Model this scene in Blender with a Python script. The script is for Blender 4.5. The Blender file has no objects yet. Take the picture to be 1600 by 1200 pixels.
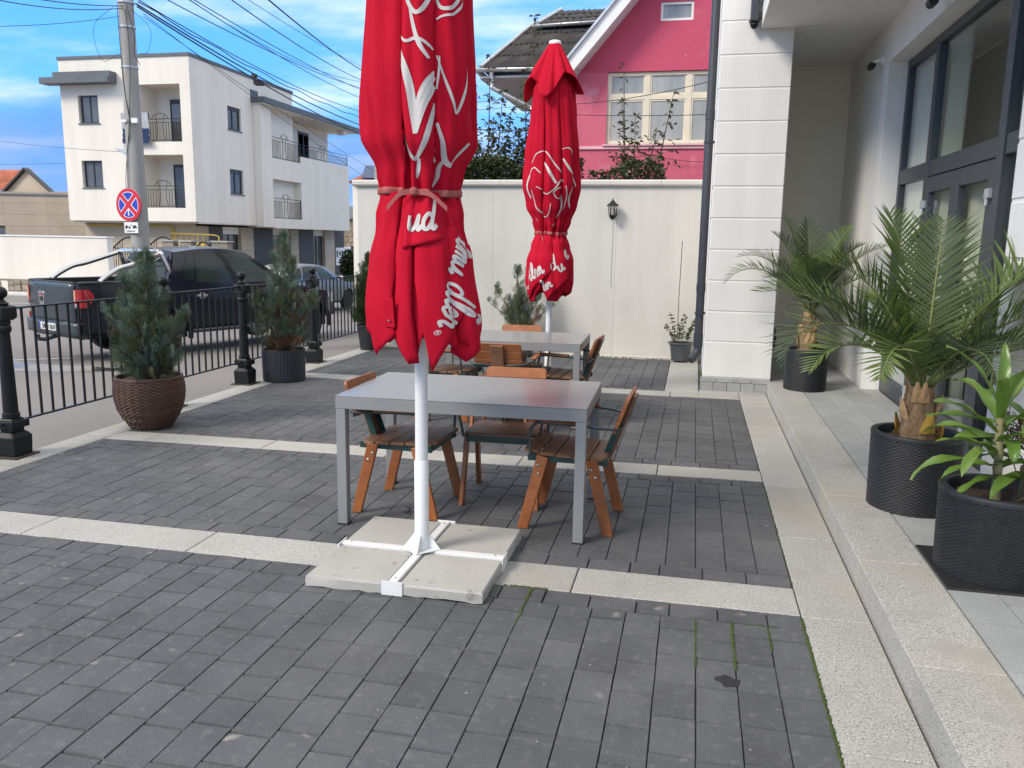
import bpy, bmesh, math, random
from mathutils import Vector, Matrix, noise
R = math.radians
PI = math.pi
rnd = random.Random(7)
S = bpy.context.scene
col = S.collection

# ------------------------------------------------------------------ camera, sky, sun, exposure
CAM_H = 1.6
yaw, pit, rol = R(-12.268), R(-9.875), R(0.860)
fwd0 = Vector((math.sin(yaw), math.cos(yaw), 0)); r0 = Vector((math.cos(yaw), -math.sin(yaw), 0))
fwd = fwd0 * math.cos(pit) + Vector((0, 0, math.sin(pit))); up = r0.cross(fwd)
cr = r0 * math.cos(rol) + up * math.sin(rol); cu = -r0 * math.sin(rol) + up * math.cos(rol)
cd = bpy.data.cameras.new('camera'); cam = bpy.data.objects.new('camera', cd); col.objects.link(cam)
m3 = Matrix((cr, cu, -fwd)).transposed()
cam.matrix_world = Matrix.Translation((0, 0, CAM_H)) @ m3.to_4x4()
cd.sensor_fit = 'HORIZONTAL'; cd.sensor_width = 36; cd.lens = 36 * 1285.15 / 1600
cd.clip_start = 0.05; cd.clip_end = 6000
S.camera = cam

SUN_EL, SUN_AZ = R(38), R(224)      # azimuth clockwise from +Y: sun behind the camera on the left
W = bpy.data.worlds.new('World'); S.world = W; W.use_nodes = True
nt = W.node_tree; N = nt.nodes; L = nt.links; N.clear()
def nd(t, **k):
    n = N.new(t)
    for a, b in k.items(): setattr(n, a, b)
    return n
def mth(op, a, b=None, c=None, clamp=False):
    n = nd('ShaderNodeMath', operation=op); n.use_clamp = clamp
    for i, x in enumerate((a, b, c)):
        if x is None: continue
        if isinstance(x, (int, float)): n.inputs[i].default_value = x
        else: L.new(x, n.inputs[i])
    return n.outputs[0]
def mixc(f, a, b):
    n = nd('ShaderNodeMix', data_type='RGBA')
    for i, x in ((0, f), (6, a), (7, b)):
        if isinstance(x, (int, float)): n.inputs[i].default_value = x
        elif isinstance(x, tuple): n.inputs[i].default_value = (*x, 1)
        else: L.new(x, n.inputs[i])
    return n.outputs[2]
sky = nd('ShaderNodeTexSky', sky_type='NISHITA'); sky.sun_disc = False
sky.sun_elevation = SUN_EL; sky.sun_rotation = SUN_AZ; sky.air_density = 1.0; sky.dust_density = 0.4; sky.ozone_density = 2.5
tc = nd('ShaderNodeTexCoord'); sep = nd('ShaderNodeSeparateXYZ'); L.new(tc.outputs['Generated'], sep.inputs[0])
zc = mth('MAXIMUM', sep.outputs[2], 0.02)
den = mth('ADD', zc, 0.10)
cx = mth('DIVIDE', sep.outputs[0], den); cy = mth('DIVIDE', sep.outputs[1], den)
cmb = nd('ShaderNodeCombineXYZ'); L.new(cx, cmb.inputs[0]); L.new(cy, cmb.inputs[1])
def cloud(scale, lo, hi, detail, off, squash=1.0):
    mp = nd('ShaderNodeMapping'); mp.inputs['Location'].default_value = off; mp.inputs['Scale'].default_value = (1, squash, 1)
    L.new(cmb.outputs[0], mp.inputs[0])
    n = nd('ShaderNodeTexNoise'); n.inputs['Scale'].default_value = scale; n.inputs['Detail'].default_value = detail; n.inputs['Roughness'].default_value = .58
    L.new(mp.outputs[0], n.inputs['Vector'])
    r = nd('ShaderNodeMapRange', interpolation_type='SMOOTHSTEP'); r.inputs[1].default_value = lo; r.inputs[2].default_value = hi
    L.new(n.outputs[0], r.inputs[0]); return r.outputs[0]
cl1 = cloud(.62, .44, .68, 8, (3.1, 1.7, 0), 1.5)
cl2 = cloud(.25, .47, .70, 6, (7.3, 2.2, 4.0), 1.2)
deck = nd('ShaderNodeMapRange', interpolation_type='SMOOTHSTEP'); deck.inputs[1].default_value = .26; deck.inputs[2].default_value = .55
jit = nd('ShaderNodeTexNoise'); jit.inputs['Scale'].default_value = 6.0; jit.inputs['Detail'].default_value = 5; L.new(tc.outputs['Generated'], jit.inputs['Vector'])
jv = mth('SUBTRACT', jit.outputs[0], .5)
L.new(mth('ADD', sep.outputs[2], mth('MULTIPLY', jv, .35)), deck.inputs[0])     # broken cloud deck overhead, clear towards the horizon
msk = mth('ADD', mth('ADD', mth('MULTIPLY', cl1, .70), mth('MULTIPLY', cl2, .35)), mth('MULTIPLY', deck.outputs[0], .88), clamp=True)
bank_h = nd('ShaderNodeMapRange', interpolation_type='SMOOTHSTEP'); bank_h.inputs[1].default_value = .150; bank_h.inputs[2].default_value = .105
L.new(mth('ADD', sep.outputs[2], mth('MULTIPLY', jv, .10)), bank_h.inputs[0])
hs = nd('ShaderNodeHueSaturation'); hs.inputs['Saturation'].default_value = 1.3; hs.inputs['Value'].default_value = .62; L.new(sky.outputs[0], hs.inputs['Color'])
blue = mixc(.60, hs.outputs[0], (.52, 2.45, 6.5))
shade = nd('ShaderNodeTexNoise'); shade.inputs['Scale'].default_value = 2.2; shade.inputs['Detail'].default_value = 6; L.new(cmb.outputs[0], shade.inputs['Vector'])
cloudc = mixc(shade.outputs[0], (6.1, 5.8, 5.4), (4.0, 4.0, 4.1))
withc = mixc(mth('MULTIPLY', msk, .92), blue, cloudc)
bank = mixc(mth('MULTIPLY', bank_h.outputs[0], .72), withc, (.55, 1.25, 3.0))
low = nd('ShaderNodeMapRange', interpolation_type='SMOOTHSTEP'); low.inputs[1].default_value = .050; low.inputs[2].default_value = .02; L.new(sep.outputs[2], low.inputs[0])
fin = mixc(mth('MULTIPLY', low.outputs[0], .75), bank, (3.0, 3.5, 4.3))
bg = nd('ShaderNodeBackground'); bg.inputs[1].default_value = 0.10; L.new(fin, bg.inputs[0])
wo = nd('ShaderNodeOutputWorld'); L.new(bg.outputs[0], wo.inputs[0])

sd = bpy.data.lights.new('sun', 'SUN'); sd.energy = 1.1; sd.angle = R(18); sd.color = (1.0, .92, .80)
so = bpy.data.objects.new('sun', sd); col.objects.link(so)
sdir = Vector((math.sin(SUN_AZ) * math.cos(SUN_EL), math.cos(SUN_AZ) * math.cos(SUN_EL), math.sin(SUN_EL)))
so.rotation_euler = sdir.to_track_quat('Z', 'Y').to_euler(); so.location = (-20, -20, 30)
S.view_settings.view_transform = 'Standard'; S.view_settings.look = 'None'
S.view_settings.exposure = 1.54; S.view_settings.gamma = 1; S.view_settings.use_curve_mapping = False
S.render.engine = 'CYCLES'; S.cycles.max_bounces = 8; S.cycles.transparent_max_bounces = 12

# ------------------------------------------------------------------ materials
def mat(name, c, rough=.6, c2=None, var=.12, scale=3.0, bump=0.0, bscale=60, metal=0, spec=.5, rand=0, speck=None,
        coat=0, stretch=None, grain=None, trans=0, detail=4, sheen=0):
    m = bpy.data.materials.new(name); m.use_nodes = True
    t = m.node_tree; n = t.nodes; l = t.links; b = n['Principled BSDF']
    b.inputs['Roughness'].default_value = rough; b.inputs['Metallic'].default_value = metal
    b.inputs['Specular IOR Level'].default_value = spec; b.inputs['Coat Weight'].default_value = coat; b.inputs['Coat Roughness'].default_value = .05
    if sheen: b.inputs['Sheen Weight'].default_value = sheen
    g = n.new('ShaderNodeNewGeometry'); pos = g.outputs['Position']
    if stretch:
        mp = n.new('ShaderNodeMapping'); mp.inputs['Scale'].default_value = stretch; l.new(pos, mp.inputs[0]); pos = mp.outputs[0]
    def nz(sc, dt=4, p=None):
        x = n.new('ShaderNodeTexNoise'); x.inputs['Scale'].default_value = sc; x.inputs['Detail'].default_value = dt; l.new(p or pos, x.inputs['Vector']); return x.outputs[0]
    def mx(f, a, bb):
        x = n.new('ShaderNodeMix'); x.data_type = 'RGBA'
        for i, y in ((0, f), (6, a), (7, bb)):
            if isinstance(y, (int, float)): x.inputs[i].default_value = y
            elif isinstance(y, tuple): x.inputs[i].default_value = (*y, 1)
            else: l.new(y, x.inputs[i])
        return x.outputs[2]
    def ramp(f, lo, hi):
        x = n.new('ShaderNodeMapRange'); x.inputs[1].default_value = lo; x.inputs[2].default_value = hi; l.new(f, x.inputs[0]); return x.outputs[0]
    if c2 is None:
        ca = tuple(min(1, v * (1 + var)) for v in c); cb = tuple(v * (1 - var) for v in c)
    else: ca, cb = c, c2
    out = mx(ramp(nz(scale, detail), .32, .68), ca, cb)
    if grain:
        out = mx(ramp(nz(grain[1], 2), .35, .7), out, mx(grain[2], out, grain[0]))
    if speck:                                            # (colour, scale, lo, hi)
        for sp in speck:
            out = mx(ramp(nz(sp[1], 2, g.outputs['Position']), sp[2], sp[3]), out, sp[0])
    if rand:
        oi = n.new('ShaderNodeObjectInfo'); h = n.new('ShaderNodeHueSaturation')
        r = n.new('ShaderNodeMapRange'); r.inputs[3].default_value = 1 - rand; r.inputs[4].default_value = 1 + rand
        l.new(oi.outputs['Random'], r.inputs[0]); l.new(r.outputs[0], h.inputs['Value']); l.new(out, h.inputs['Color']); out = h.outputs[0]
    l.new(out, b.inputs['Base Color'])
    if bump:
        bp = n.new('ShaderNodeBump'); bp.inputs['Strength'].default_value = bump; bp.inputs['Distance'].default_value = .01
        l.new(nz(bscale, 5), bp.inputs['Height']); l.new(bp.outputs[0], b.inputs['Normal'])
    if trans:
        tr = n.new('ShaderNodeBsdfTranslucent'); l.new(out, tr.inputs[0]); ms = n.new('ShaderNodeMixShader'); ms.inputs[0].default_value = trans
        l.new(b.outputs[0], ms.inputs[1]); l.new(tr.outputs[0], ms.inputs[2]); l.new(ms.outputs[0], n['Material Output'].inputs[0])
    return m
def glass(name, tint=(.8, .85, .84), refl=.0):
    m = bpy.data.materials.new(name); m.use_nodes = True; t = m.node_tree; n = t.nodes; l = t.links; n.clear()
    tr = n.new('ShaderNodeBsdfTransparent'); tr.inputs[0].default_value = (*tint, 1)
    gl = n.new('ShaderNodeBsdfGlossy'); gl.inputs['Roughness'].default_value = .02; gl.inputs[0].default_value = (.95, .97, 1, 1)
    fr = n.new('ShaderNodeLayerWeight'); fr.inputs[0].default_value = .5
    pw = n.new('ShaderNodeMath'); pw.operation = 'POWER'; pw.inputs[1].default_value = 4; l.new(fr.outputs['Facing'], pw.inputs[0])
    ad = n.new('ShaderNodeMath'); ad.operation = 'MULTIPLY_ADD'; ad.use_clamp = True; ad.inputs[1].default_value = .9; ad.inputs[2].default_value = .05 + refl; l.new(pw.outputs[0], ad.inputs[0])
    ms = n.new('ShaderNodeMixShader'); l.new(ad.outputs[0], ms.inputs[0]); l.new(tr.outputs[0], ms.inputs[1]); l.new(gl.outputs[0], ms.inputs[2])
    o = n.new('ShaderNodeOutputMaterial'); l.new(ms.outputs[0], o.inputs[0]); return m

K = {}
K['paver'] = mat('paver_concrete', (.075, .078, .084), .78, (.095, .098, .104), scale=5, bump=.35, bscale=140, rand=.12, speck=[((.128, .130, .133), 1.3, .50, .80), ((.062, .063, .066), 2.3, .56, .80), ((.130, .131, .132), 24, .54, .78), ((.25, .24, .22), 9, .69, .79), ((.40, .39, .37), 34, .745, .79), ((.06, .06, .063), 240, .55, .72)])
K['bed'] = mat('joint_sand', (.060, .058, .053), .95, (.16, .15, .135), scale=5, bump=.6, bscale=200, speck=[((.05, .085, .018), .9, .54, .66)])
K['granite'] = mat('granite', (.385, .38, .352), .72, (.445, .44, .41), scale=2.2, bump=.45, bscale=220, rand=.07, speck=[((.22, .215, .20), 120, .53, .66), ((.60, .59, .56), 150, .57, .69), ((.085, .085, .08), 190, .60, .68), ((.36, .33, .265), 1.1, .50, .80), ((.33, .32, .285), 5, .56, .8)])
K['tile'] = mat('entrance_tile', (.37, .38, .375), .7, (.30, .31, .31), scale=3, bump=.3, bscale=180, rand=.10, speck=[((.16, .17, .175), 170, .55, .68), ((.46, .48, .48), 190, .60, .72)])
K['white'] = mat('white_render', (.79, .785, .765), .85, (.74, .735, .71), scale=1.2, bump=.25, bscale=260, stretch=(3, 3, .5), grain=((.63, .62, .585), 1.6, .28))
K['recess'] = mat('cream_render', (.86, .83, .73), .85, (.83, .80, .70), scale=1.5, bump=.2, bscale=240)
K['cream'] = mat('cream_wall_render', (.62, .605, .555), .9, (.565, .55, .50), scale=1.0, bump=.45, bscale=150, stretch=(3.5, 3.5, .45), grain=((.52, .505, .455), 2.2, .22), speck=[((.47, .455, .41), 1.3, .58, .85), ((.50, .485, .44), .5, .55, .75)])
K['aptwhite'] = mat('apartment_render', (.80, .75, .665), .85, (.75, .70, .62), scale=.6, bump=.1, stretch=(2, 2, .22), grain=((.62, .575, .50), 1.1, .30), speck=[((.68, .635, .56), .9, .58, .85)])
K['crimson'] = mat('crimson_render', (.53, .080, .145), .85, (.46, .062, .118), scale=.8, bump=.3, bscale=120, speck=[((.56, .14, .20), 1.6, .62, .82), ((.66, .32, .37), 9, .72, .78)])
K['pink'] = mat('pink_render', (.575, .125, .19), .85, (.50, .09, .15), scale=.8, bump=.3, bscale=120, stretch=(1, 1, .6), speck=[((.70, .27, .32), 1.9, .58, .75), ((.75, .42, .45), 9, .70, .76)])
K['soffit'] = mat('shade_grey_soffit', (.42, .42, .42), .7)  # even grey carries the shade under the eave in the colour
K['pinktrim'] = mat('pink_trim', (.72, .42, .44), .7)
K['frame'] = mat('anthracite_frame', (.045, .05, .058), .42, var=.06)
K['apframe'] = mat('dark_window_frame', (.03, .033, .037), .4)
K['apglass'] = mat('dark_window_glass', (.05, .055, .06), .06, (.12, .125, .13), scale=.7, spec=.9)
K['oldglass'] = mat('old_window_glass', (.26, .27, .265), .12, (.42, .42, .39), scale=1.1, spec=.6, stretch=(3, 3, .5))
K['woodframe'] = mat('cream_window_frame', (.70, .64, .50), .6, var=.08)
K['wht'] = mat('white_paint', (.78, .78, .76), .45, var=.05)
K['pole'] = mat('white_powder_coat', (.74, .745, .73), .38, var=.04, scale=6, speck=[((.55, .53, .48), 40, .70, .78)])
K['zinc'] = mat('zinc_gutter', (.55, .56, .56), .4, var=.15, metal=.6)
K['roof'] = mat('dark_roof', (.040, .035, .034), .8, (.026, .024, .024), scale=2, rand=.2)
K['tileroof'] = mat('clay_tile', (.42, .125, .06), .8, (.30, .085, .045), scale=2.5, rand=.2)
K['darktile'] = mat('dark_cladding', (.055, .050, .048), .55, var=.15)
K['beige'] = mat('beige_cladding', (.50, .42, .32), .8, (.45, .375, .28), scale=.9, rand=.06)
K['beigew'] = mat('taupe_cladding', (.36, .30, .235), .8, (.32, .265, .205), scale=.9, rand=.05)
K['slabroof'] = mat('roof_sheet', (.10, .115, .13), .55)
K['asphalt'] = mat('asphalt', (.175, .16, .153), .9, (.22, .205, .195), scale=.35, bump=.4, bscale=140, speck=[((.12, .11, .108), 130, .55, .70), ((.36, .34, .32), 160, .62, .72), ((.12, .115, .12), .28, .60, .72)])
K['wet'] = mat('wet_asphalt', (.055, .055, .06), .16, (.085, .083, .085), scale=1.4, spec=.6)
K['line'] = mat('road_paint', (.62, .62, .58), .8, (.45, .44, .42), scale=6)
K['ground'] = mat('ground_soil', (.20, .19, .15), .95, (.13, .15, .075), scale=.15)
K['gravel'] = mat('pale_gravel', (.62, .58, .50), .9, (.70, .67, .60), scale=40, bump=.8, bscale=90, rand=.2)
K['iron'] = mat('black_cast_iron', (.007, .009, .010), .45, (.011, .013, .014), scale=14, bump=.15, bscale=90, spec=.3)
K['rust'] = mat('rusty_plate', (.07, .04, .028), .8, (.04, .03, .025), scale=30)
K['wood'] = mat('oiled_wood', (.36, .125, .036), .42, (.27, .085, .025), scale=9, rand=.12, stretch=(1, 1, 1), grain=((.20, .06, .018), 70, .55), bump=.1, bscale=80, spec=.5)
K['woodseat'] = mat('weathered_wood', (.235, .115, .06), .5, (.17, .075, .038), scale=9, rand=.15, grain=((.13, .06, .03), 60, .5), bump=.1)
K['green'] = mat('green_steel', (.012, .048, .040), .4, var=.1)
K['steel'] = mat('dark_arm_steel', (.05, .065, .07), .35, metal=.3)
K['chrome'] = mat('polished_steel', (.62, .62, .62), .22, var=.03, metal=1)
K['tabm'] = mat('table_metal', (.25, .252, .25), .45, var=.05, metal=.1)
K['tabg'] = mat('table_glass', (.225, .226, .23), .26, (.21, .212, .216), scale=2, spec=.55, coat=.12)
K['cloth'] = mat('red_canvas', (.53, .008, .030), .85, (.46, .006, .025), scale=2.5, bump=.75, bscale=11, trans=.10, spec=.12, stretch=(1, 1, .28))
K['print'] = mat('white_print', (.55, .53, .51), .85, var=.03)
K['tie'] = mat('faded_red_strap', (.36, .10, .09), .85)
K['conc'] = mat('cast_concrete', (.42, .408, .375), .88, (.375, .365, .33), scale=4, bump=.3, bscale=160, speck=[((.34, .33, .29), 5, .58, .85), ((.22, .21, .175), 16, .64, .76)])
K['conced'] = K['conc']
K['blackpot'] = mat('black_rattan', (.016, .017, .020), .5, (.024, .025, .028), scale=30)
K['brownpot'] = mat('brown_rattan', (.085, .036, .020), .5, (.030, .016, .011), scale=7, stretch=(3, 3, 9), grain=((.16, .085, .05), 55, .5))
K['greypot'] = mat('grey_plastic', (.075, .08, .085), .5)
K['ribpot'] = mat('black_ribbed_plastic', (.022, .024, .032), .5)
K['soil'] = mat('bark_soil', (.045, .030, .02), .95, (.10, .07, .05), scale=25, bump=.8, bscale=60)
K['palm'] = mat('palm_leaf', (.125, .175, .036), .42, (.080, .125, .030), scale=4, trans=.12, spec=.5)
K['palm2'] = mat('palm_leaf_dull', (.080, .115, .042), .48, (.058, .085, .036), scale=4, trans=.1)
K['palmdry'] = mat('dry_palm_leaf', (.33, .24, .12), .7)
K['rachis'] = mat('palm_stalk', (.16, .19, .06), .5)
K['fiber'] = mat('palm_trunk_fibre', (.16, .10, .055), .9, (.30, .20, .11), scale=30, stretch=(1, 1, .3), bump=.8, bscale=60)
K['stub'] = mat('cut_leaf_base', (.50, .32, .15), .75, (.36, .22, .11), scale=14)
K['stuby'] = mat('yellow_leaf_base', (.62, .34, .035), .6, (.45, .30, .05), scale=8)
K['drac'] = mat('dracaena_leaf', (.085, .17, .022), .35, (.14, .22, .045), scale=6, trans=.15, spec=.55, speck=[((.30, .34, .09), 9, .66, .76)])
K['dracstem'] = mat('dracaena_stem', (.16, .17, .07), .7, (.25, .21, .12), scale=12, stretch=(1, 1, 5))
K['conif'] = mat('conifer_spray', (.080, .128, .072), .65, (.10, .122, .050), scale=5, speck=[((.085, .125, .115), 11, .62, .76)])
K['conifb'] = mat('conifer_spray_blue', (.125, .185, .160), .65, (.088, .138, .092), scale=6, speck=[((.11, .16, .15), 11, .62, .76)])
K['conify'] = mat('conifer_spray_olive', (.115, .135, .050), .65, (.085, .10, .035), scale=6)
K['conifbr'] = mat('conifer_dead_spray', (.16, .070, .035), .8, (.10, .06, .03), scale=9)
K['bark'] = mat('bark', (.12, .09, .065), .9, (.07, .055, .042), scale=18, bump=.5)
K['leaf'] = mat('tree_leaf', (.065, .085, .032), .5, (.10, .105, .045), scale=1.3, trans=.15, speck=[((.17, .10, .035), 2.4, .66, .76)])
K['leafd'] = mat('hedge_leaf', (.045, .065, .025), .6, (.065, .085, .032), scale=2, trans=.1)
K['thuja'] = mat('thuja_spray', (.035, .065, .016), .65, (.055, .085, .022), scale=8)
K['carpaint'] = mat('dark_blue_paint', (.006, .009, .017), .28, var=.06, coat=.35, spec=.3)
K['cardust'] = mat('dusty_tailgate', (.032, .043, .048), .45, (.016, .022, .027), scale=3, coat=.4)
K['carglass'] = mat('tinted_car_glass', (.016, .021, .020), .08, (.045, .055, .048), scale=1.5, spec=.28)
K['frontglass'] = mat('painted_view_glass', (.085, .110, .098), .10, (.055, .072, .064), scale=2.2, spec=.12)  # opaque glass; the lit view through the window is put into its colour
K['blackpl'] = mat('black_plastic', (.015, .015, .016), .55)
K['tyre'] = mat('tyre_rubber', (.020, .019, .018), .85, bump=.3)
K['redlens'] = mat('red_lens', (.42, .012, .018), .12, (.30, .01, .015), scale=8, coat=1)
K['orlens'] = mat('amber_lens', (.62, .30, .18), .15, coat=1)
K['silver'] = mat('silver_paint', (.22, .225, .235), .35, var=.05, metal=.4, coat=.3)
K['plate'] = mat('plate_white', (.66, .66, .62), .5)
K['platetx'] = mat('plate_text', (.02, .02, .02), .6)
K['blue'] = mat('sign_blue', (.012, .045, .42), .45)
K['red'] = mat('sign_red', (.55, .015, .035), .45)
K['wsign'] = mat('sign_white', (.74, .75, .75), .5)
K['polec'] = mat('spun_concrete', (.36, .35, .325), .9, (.30, .295, .28), scale=3, bump=.4, bscale=70, stretch=(3, 3, .7))
K['cable'] = mat('black_cable', (.012, .012, .014), .6)
K['gas'] = mat('yellow_gas_pipe', (.62, .42, .04), .5)
K['solar'] = mat('solar_cell', (.012, .03, .10), .15, (.02, .045, .13), scale=6, spec=.8)
K['stone'] = mat('rubble_stone', (.32, .27, .21), .9, (.20, .165, .13), scale=5, bump=.6, bscale=20, rand=.2)
K['grass'] = mat('grass_blade', (.07, .12, .022), .7, (.10, .13, .035), scale=3)
K['moss'] = mat('moss', (.055, .085, .014), .95, (.03, .05, .012), scale=40)
K['curtain'] = mat('ivory_curtain', (.86, .84, .70), .85, var=.03)
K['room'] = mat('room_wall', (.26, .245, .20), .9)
K['doorglass'] = glass('door_glass', (.90, .92, .90), .02)
K['lampglass'] = glass('lamp_glass', (.85, .88, .85), .05)
K['redcar'] = mat('red_paint', (.42, .03, .02), .35, coat=.5)

# ------------------------------------------------------------------ mesh helpers
def catmull(pts, n=6):
    P = [Vector(p) for p in pts]; out = []
    if len(P) < 3: return P
    E = [P[0] * 2 - P[1]] + P + [P[-1] * 2 - P[-2]]
    for i in range(1, len(E) - 2):
        a, b, c, d = E[i - 1:i + 3]
        for k in range(n):
            t = k / n
            out.append(.5 * ((2 * b) + (c - a) * t + (2 * a - 5 * b + 4 * c - d) * t * t + (3 * b - a - 3 * c + d) * t ** 3))
    out.append(P[-1]); return out
class MB:
    def __init__(s): s.v = []; s.f = []
    def add(s, vs, fs):
        o = len(s.v); s.v += [tuple(v) for v in vs]; s.f += [tuple(i + o for i in f) for f in fs]; return s
    def bx(s, x0, x1, y0, y1, z0, z1):
        return s.add([(x, y, z) for z in (z0, z1) for (x, y) in ((x0, y0), (x1, y0), (x1, y1), (x0, y1))],
                     [(3, 2, 1, 0), (4, 5, 6, 7), (0, 1, 5, 4), (1, 2, 6, 5), (2, 3, 7, 6), (3, 0, 4, 7)])
    def cb(s, c, sz, rz=0, rx=0, ry=0):
        mx = Matrix.Rotation(rz, 3, 'Z') @ Matrix.Rotation(ry, 3, 'Y') @ Matrix.Rotation(rx, 3, 'X'); c = Vector(c); x, y, z = (q / 2 for q in sz)
        vs = [c + mx @ Vector((a * x, b * y, d * z)) for d in (-1, 1) for (a, b) in ((-1, -1), (1, -1), (1, 1), (-1, 1))]
        return s.add(vs, [(3, 2, 1, 0), (4, 5, 6, 7), (0, 1, 5, 4), (1, 2, 6, 5), (2, 3, 7, 6), (3, 0, 4, 7)])
    def bar(s, p, q, w, h, side=None):
        p, q = Vector(p), Vector(q); d = (q - p).normalized()
        a = Vector(side) if side else (Vector((0, 0, 1)) if abs(d.z) < .9 else Vector((1, 0, 0)))
        a = (a - d * a.dot(d)).normalized(); b = d.cross(a)
        vs = [e + a * (h / 2 * j) + b * (w / 2 * i) for e in (p, q) for (i, j) in ((-1, -1), (1, -1), (1, 1), (-1, 1))]
        return s.add(vs, [(0, 1, 2, 3), (7, 6, 5, 4), (0, 4, 5, 1), (1, 5, 6, 2), (2, 6, 7, 3), (3, 7, 4, 0)])
    def tube(s, pts, r, seg=8, caps=True):
        P = [Vector(p) for p in pts]; n = len(P); rs = r if isinstance(r, (list, tuple)) else [r] * n
        ref = None; vs = []
        for i, p in enumerate(P):
            d = (P[min(i + 1, n - 1)] - P[max(i - 1, 0)]).normalized()
            if ref is None: ref = Vector((0, 0, 1)) if abs(d.z) < .9 else Vector((1, 0, 0))
            a = (ref - d * ref.dot(d)).normalized(); b = d.cross(a); ref = a
            vs += [p + (a * math.cos(k * 2 * PI / seg) + b * math.sin(k * 2 * PI / seg)) * rs[i] for k in range(seg)]
        fs = [(i * seg + k, i * seg + (k + 1) % seg, (i + 1) * seg + (k + 1) % seg, (i + 1) * seg + k) for i in range(n - 1) for k in range(seg)]
        if caps: fs += [tuple(range(seg - 1, -1, -1)), tuple((n - 1) * seg + k for k in range(seg))]
        return s.add(vs, fs)
    def lathe(s, prof, seg=24, c=(0, 0, 0), axis='z', caps=True, rot=0):
        vs = []
        for r, z in prof:
            for k in range(seg):
                a = 2 * PI * k / seg + rot; x, y = r * math.cos(a), r * math.sin(a)
                vs.append((c[0] + x, c[1] + y, c[2] + z) if axis == 'z' else ((c[0] + x, c[1] + z, c[2] + y) if axis == 'y' else (c[0] + z, c[1] + x, c[2] + y)))
        n = len(prof); fs = [(i * seg + k, i * seg + (k + 1) % seg, (i + 1) * seg + (k + 1) % seg, (i + 1) * seg + k) for i in range(n - 1) for k in range(seg)]
        if caps: fs += [tuple(range(seg - 1, -1, -1)), tuple((n - 1) * seg + k for k in range(seg))]
        return s.add(vs, fs)
    def prism(s, poly, d, o=(0, 0, 0)):
        """poly: list of 3-D points (planar), extruded by vector d"""
        n = len(poly); P = [Vector(p) + Vector(o) for p in poly]; d = Vector(d)
        return s.add(P + [p + d for p in P], [tuple(range(n - 1, -1, -1)), tuple(range(n, 2 * n))] + [(i, (i + 1) % n, n + (i + 1) % n, n + i) for i in range(n)])
    def grid(s, rows, closed=False):
        n = len(rows[0]); vs = [p for r in rows for p in r]
        fs = [(i * n + k, i * n + (k + 1) % n, (i + 1) * n + (k + 1) % n, (i + 1) * n + k) for i in range(len(rows) - 1) for k in range(n if closed else n - 1)]
        return s.add(vs, fs)
    def mesh(s, name, m):
        me = bpy.data.meshes.new(name); me.from_pydata(s.v, [], s.f); me.materials.append(m); me.update(); return me
    def build(s, name, m, parent=None, smooth=None, bevel=0, seg=1, world=False, recalc=True, solid=0):
        vs = s.v
        if world and parent:
            r = parent
            while r.parent: r = r.parent
            o = r.location; s.v = [(x - o.x, y - o.y, z - o.z) for x, y, z in vs]
        me = s.mesh(name, m)
        if recalc:
            b = bmesh.new(); b.from_mesh(me); bmesh.ops.recalc_face_normals(b, faces=b.faces); b.to_mesh(me); b.free()
        if smooth is not None:
            me.shade_smooth(); me.set_sharp_from_angle(angle=R(smooth))
        o = bpy.data.objects.new(name, me); col.objects.link(o)
        if parent: o.parent = parent
        if solid:
            q = o.modifiers.new('solid', 'SOLIDIFY'); q.thickness = solid; q.offset = 0
        if bevel:
            q = o.modifiers.new('bevel', 'BEVEL'); q.width = bevel; q.segments = seg; q.limit_method = 'ANGLE'; q.angle_limit = R(40); q.harden_normals = False
        return o
def tag(o, label=None, cat=None, group=None, kind=None):
    if label: o['label'] = label
    if cat: o['category'] = cat
    if group: o['group'] = group
    if kind: o['kind'] = kind
    return o
def empty(name, label, cat, loc=(0, 0, 0), rz=0, group=None):
    o = bpy.data.objects.new(name, None); col.objects.link(o); o.location = loc; o.rotation_euler = (0, 0, rz); o.empty_display_size = .1
    return tag(o, label, cat, group)
def struct_root(name, label, loc=(0, 0, 0)):
    o = bpy.data.objects.new(name, None); col.objects.link(o); o.location = loc; return tag(o, label, kind='structure')
def copy_tree(o, parent=None):
    c = o.copy(); col.objects.link(c)
    if parent: c.parent = parent
    for ch in list(o.children): copy_tree(ch, c)
    return c
def inst(name, me, loc, parent, rz=0, sc=(1, 1, 1), rx=0, ry=0):
    o = bpy.data.objects.new(name, me); col.objects.link(o); o.parent = parent; o.location = loc; o.rotation_euler = (rx, ry, rz); o.scale = sc; return o
def inview(p, mx=60):
    d = Vector(p) - Vector((0, 0, CAM_H)); z = d.dot(fwd)
    if z < .1: return False
    u = 800 + 1285.15 * d.dot(cr) / z; v = 600 - 1285.15 * d.dot(cu) / z
    return -mx < u < 1600 + mx and -mx < v < 1200 + mx
def terr(x, y):
    if x > -4.77: return -.10
    return -.08 - .05 * min(max(-4.78 - x, 0), 5) - .02 * min(max(y - 8, 0), 28)
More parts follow.
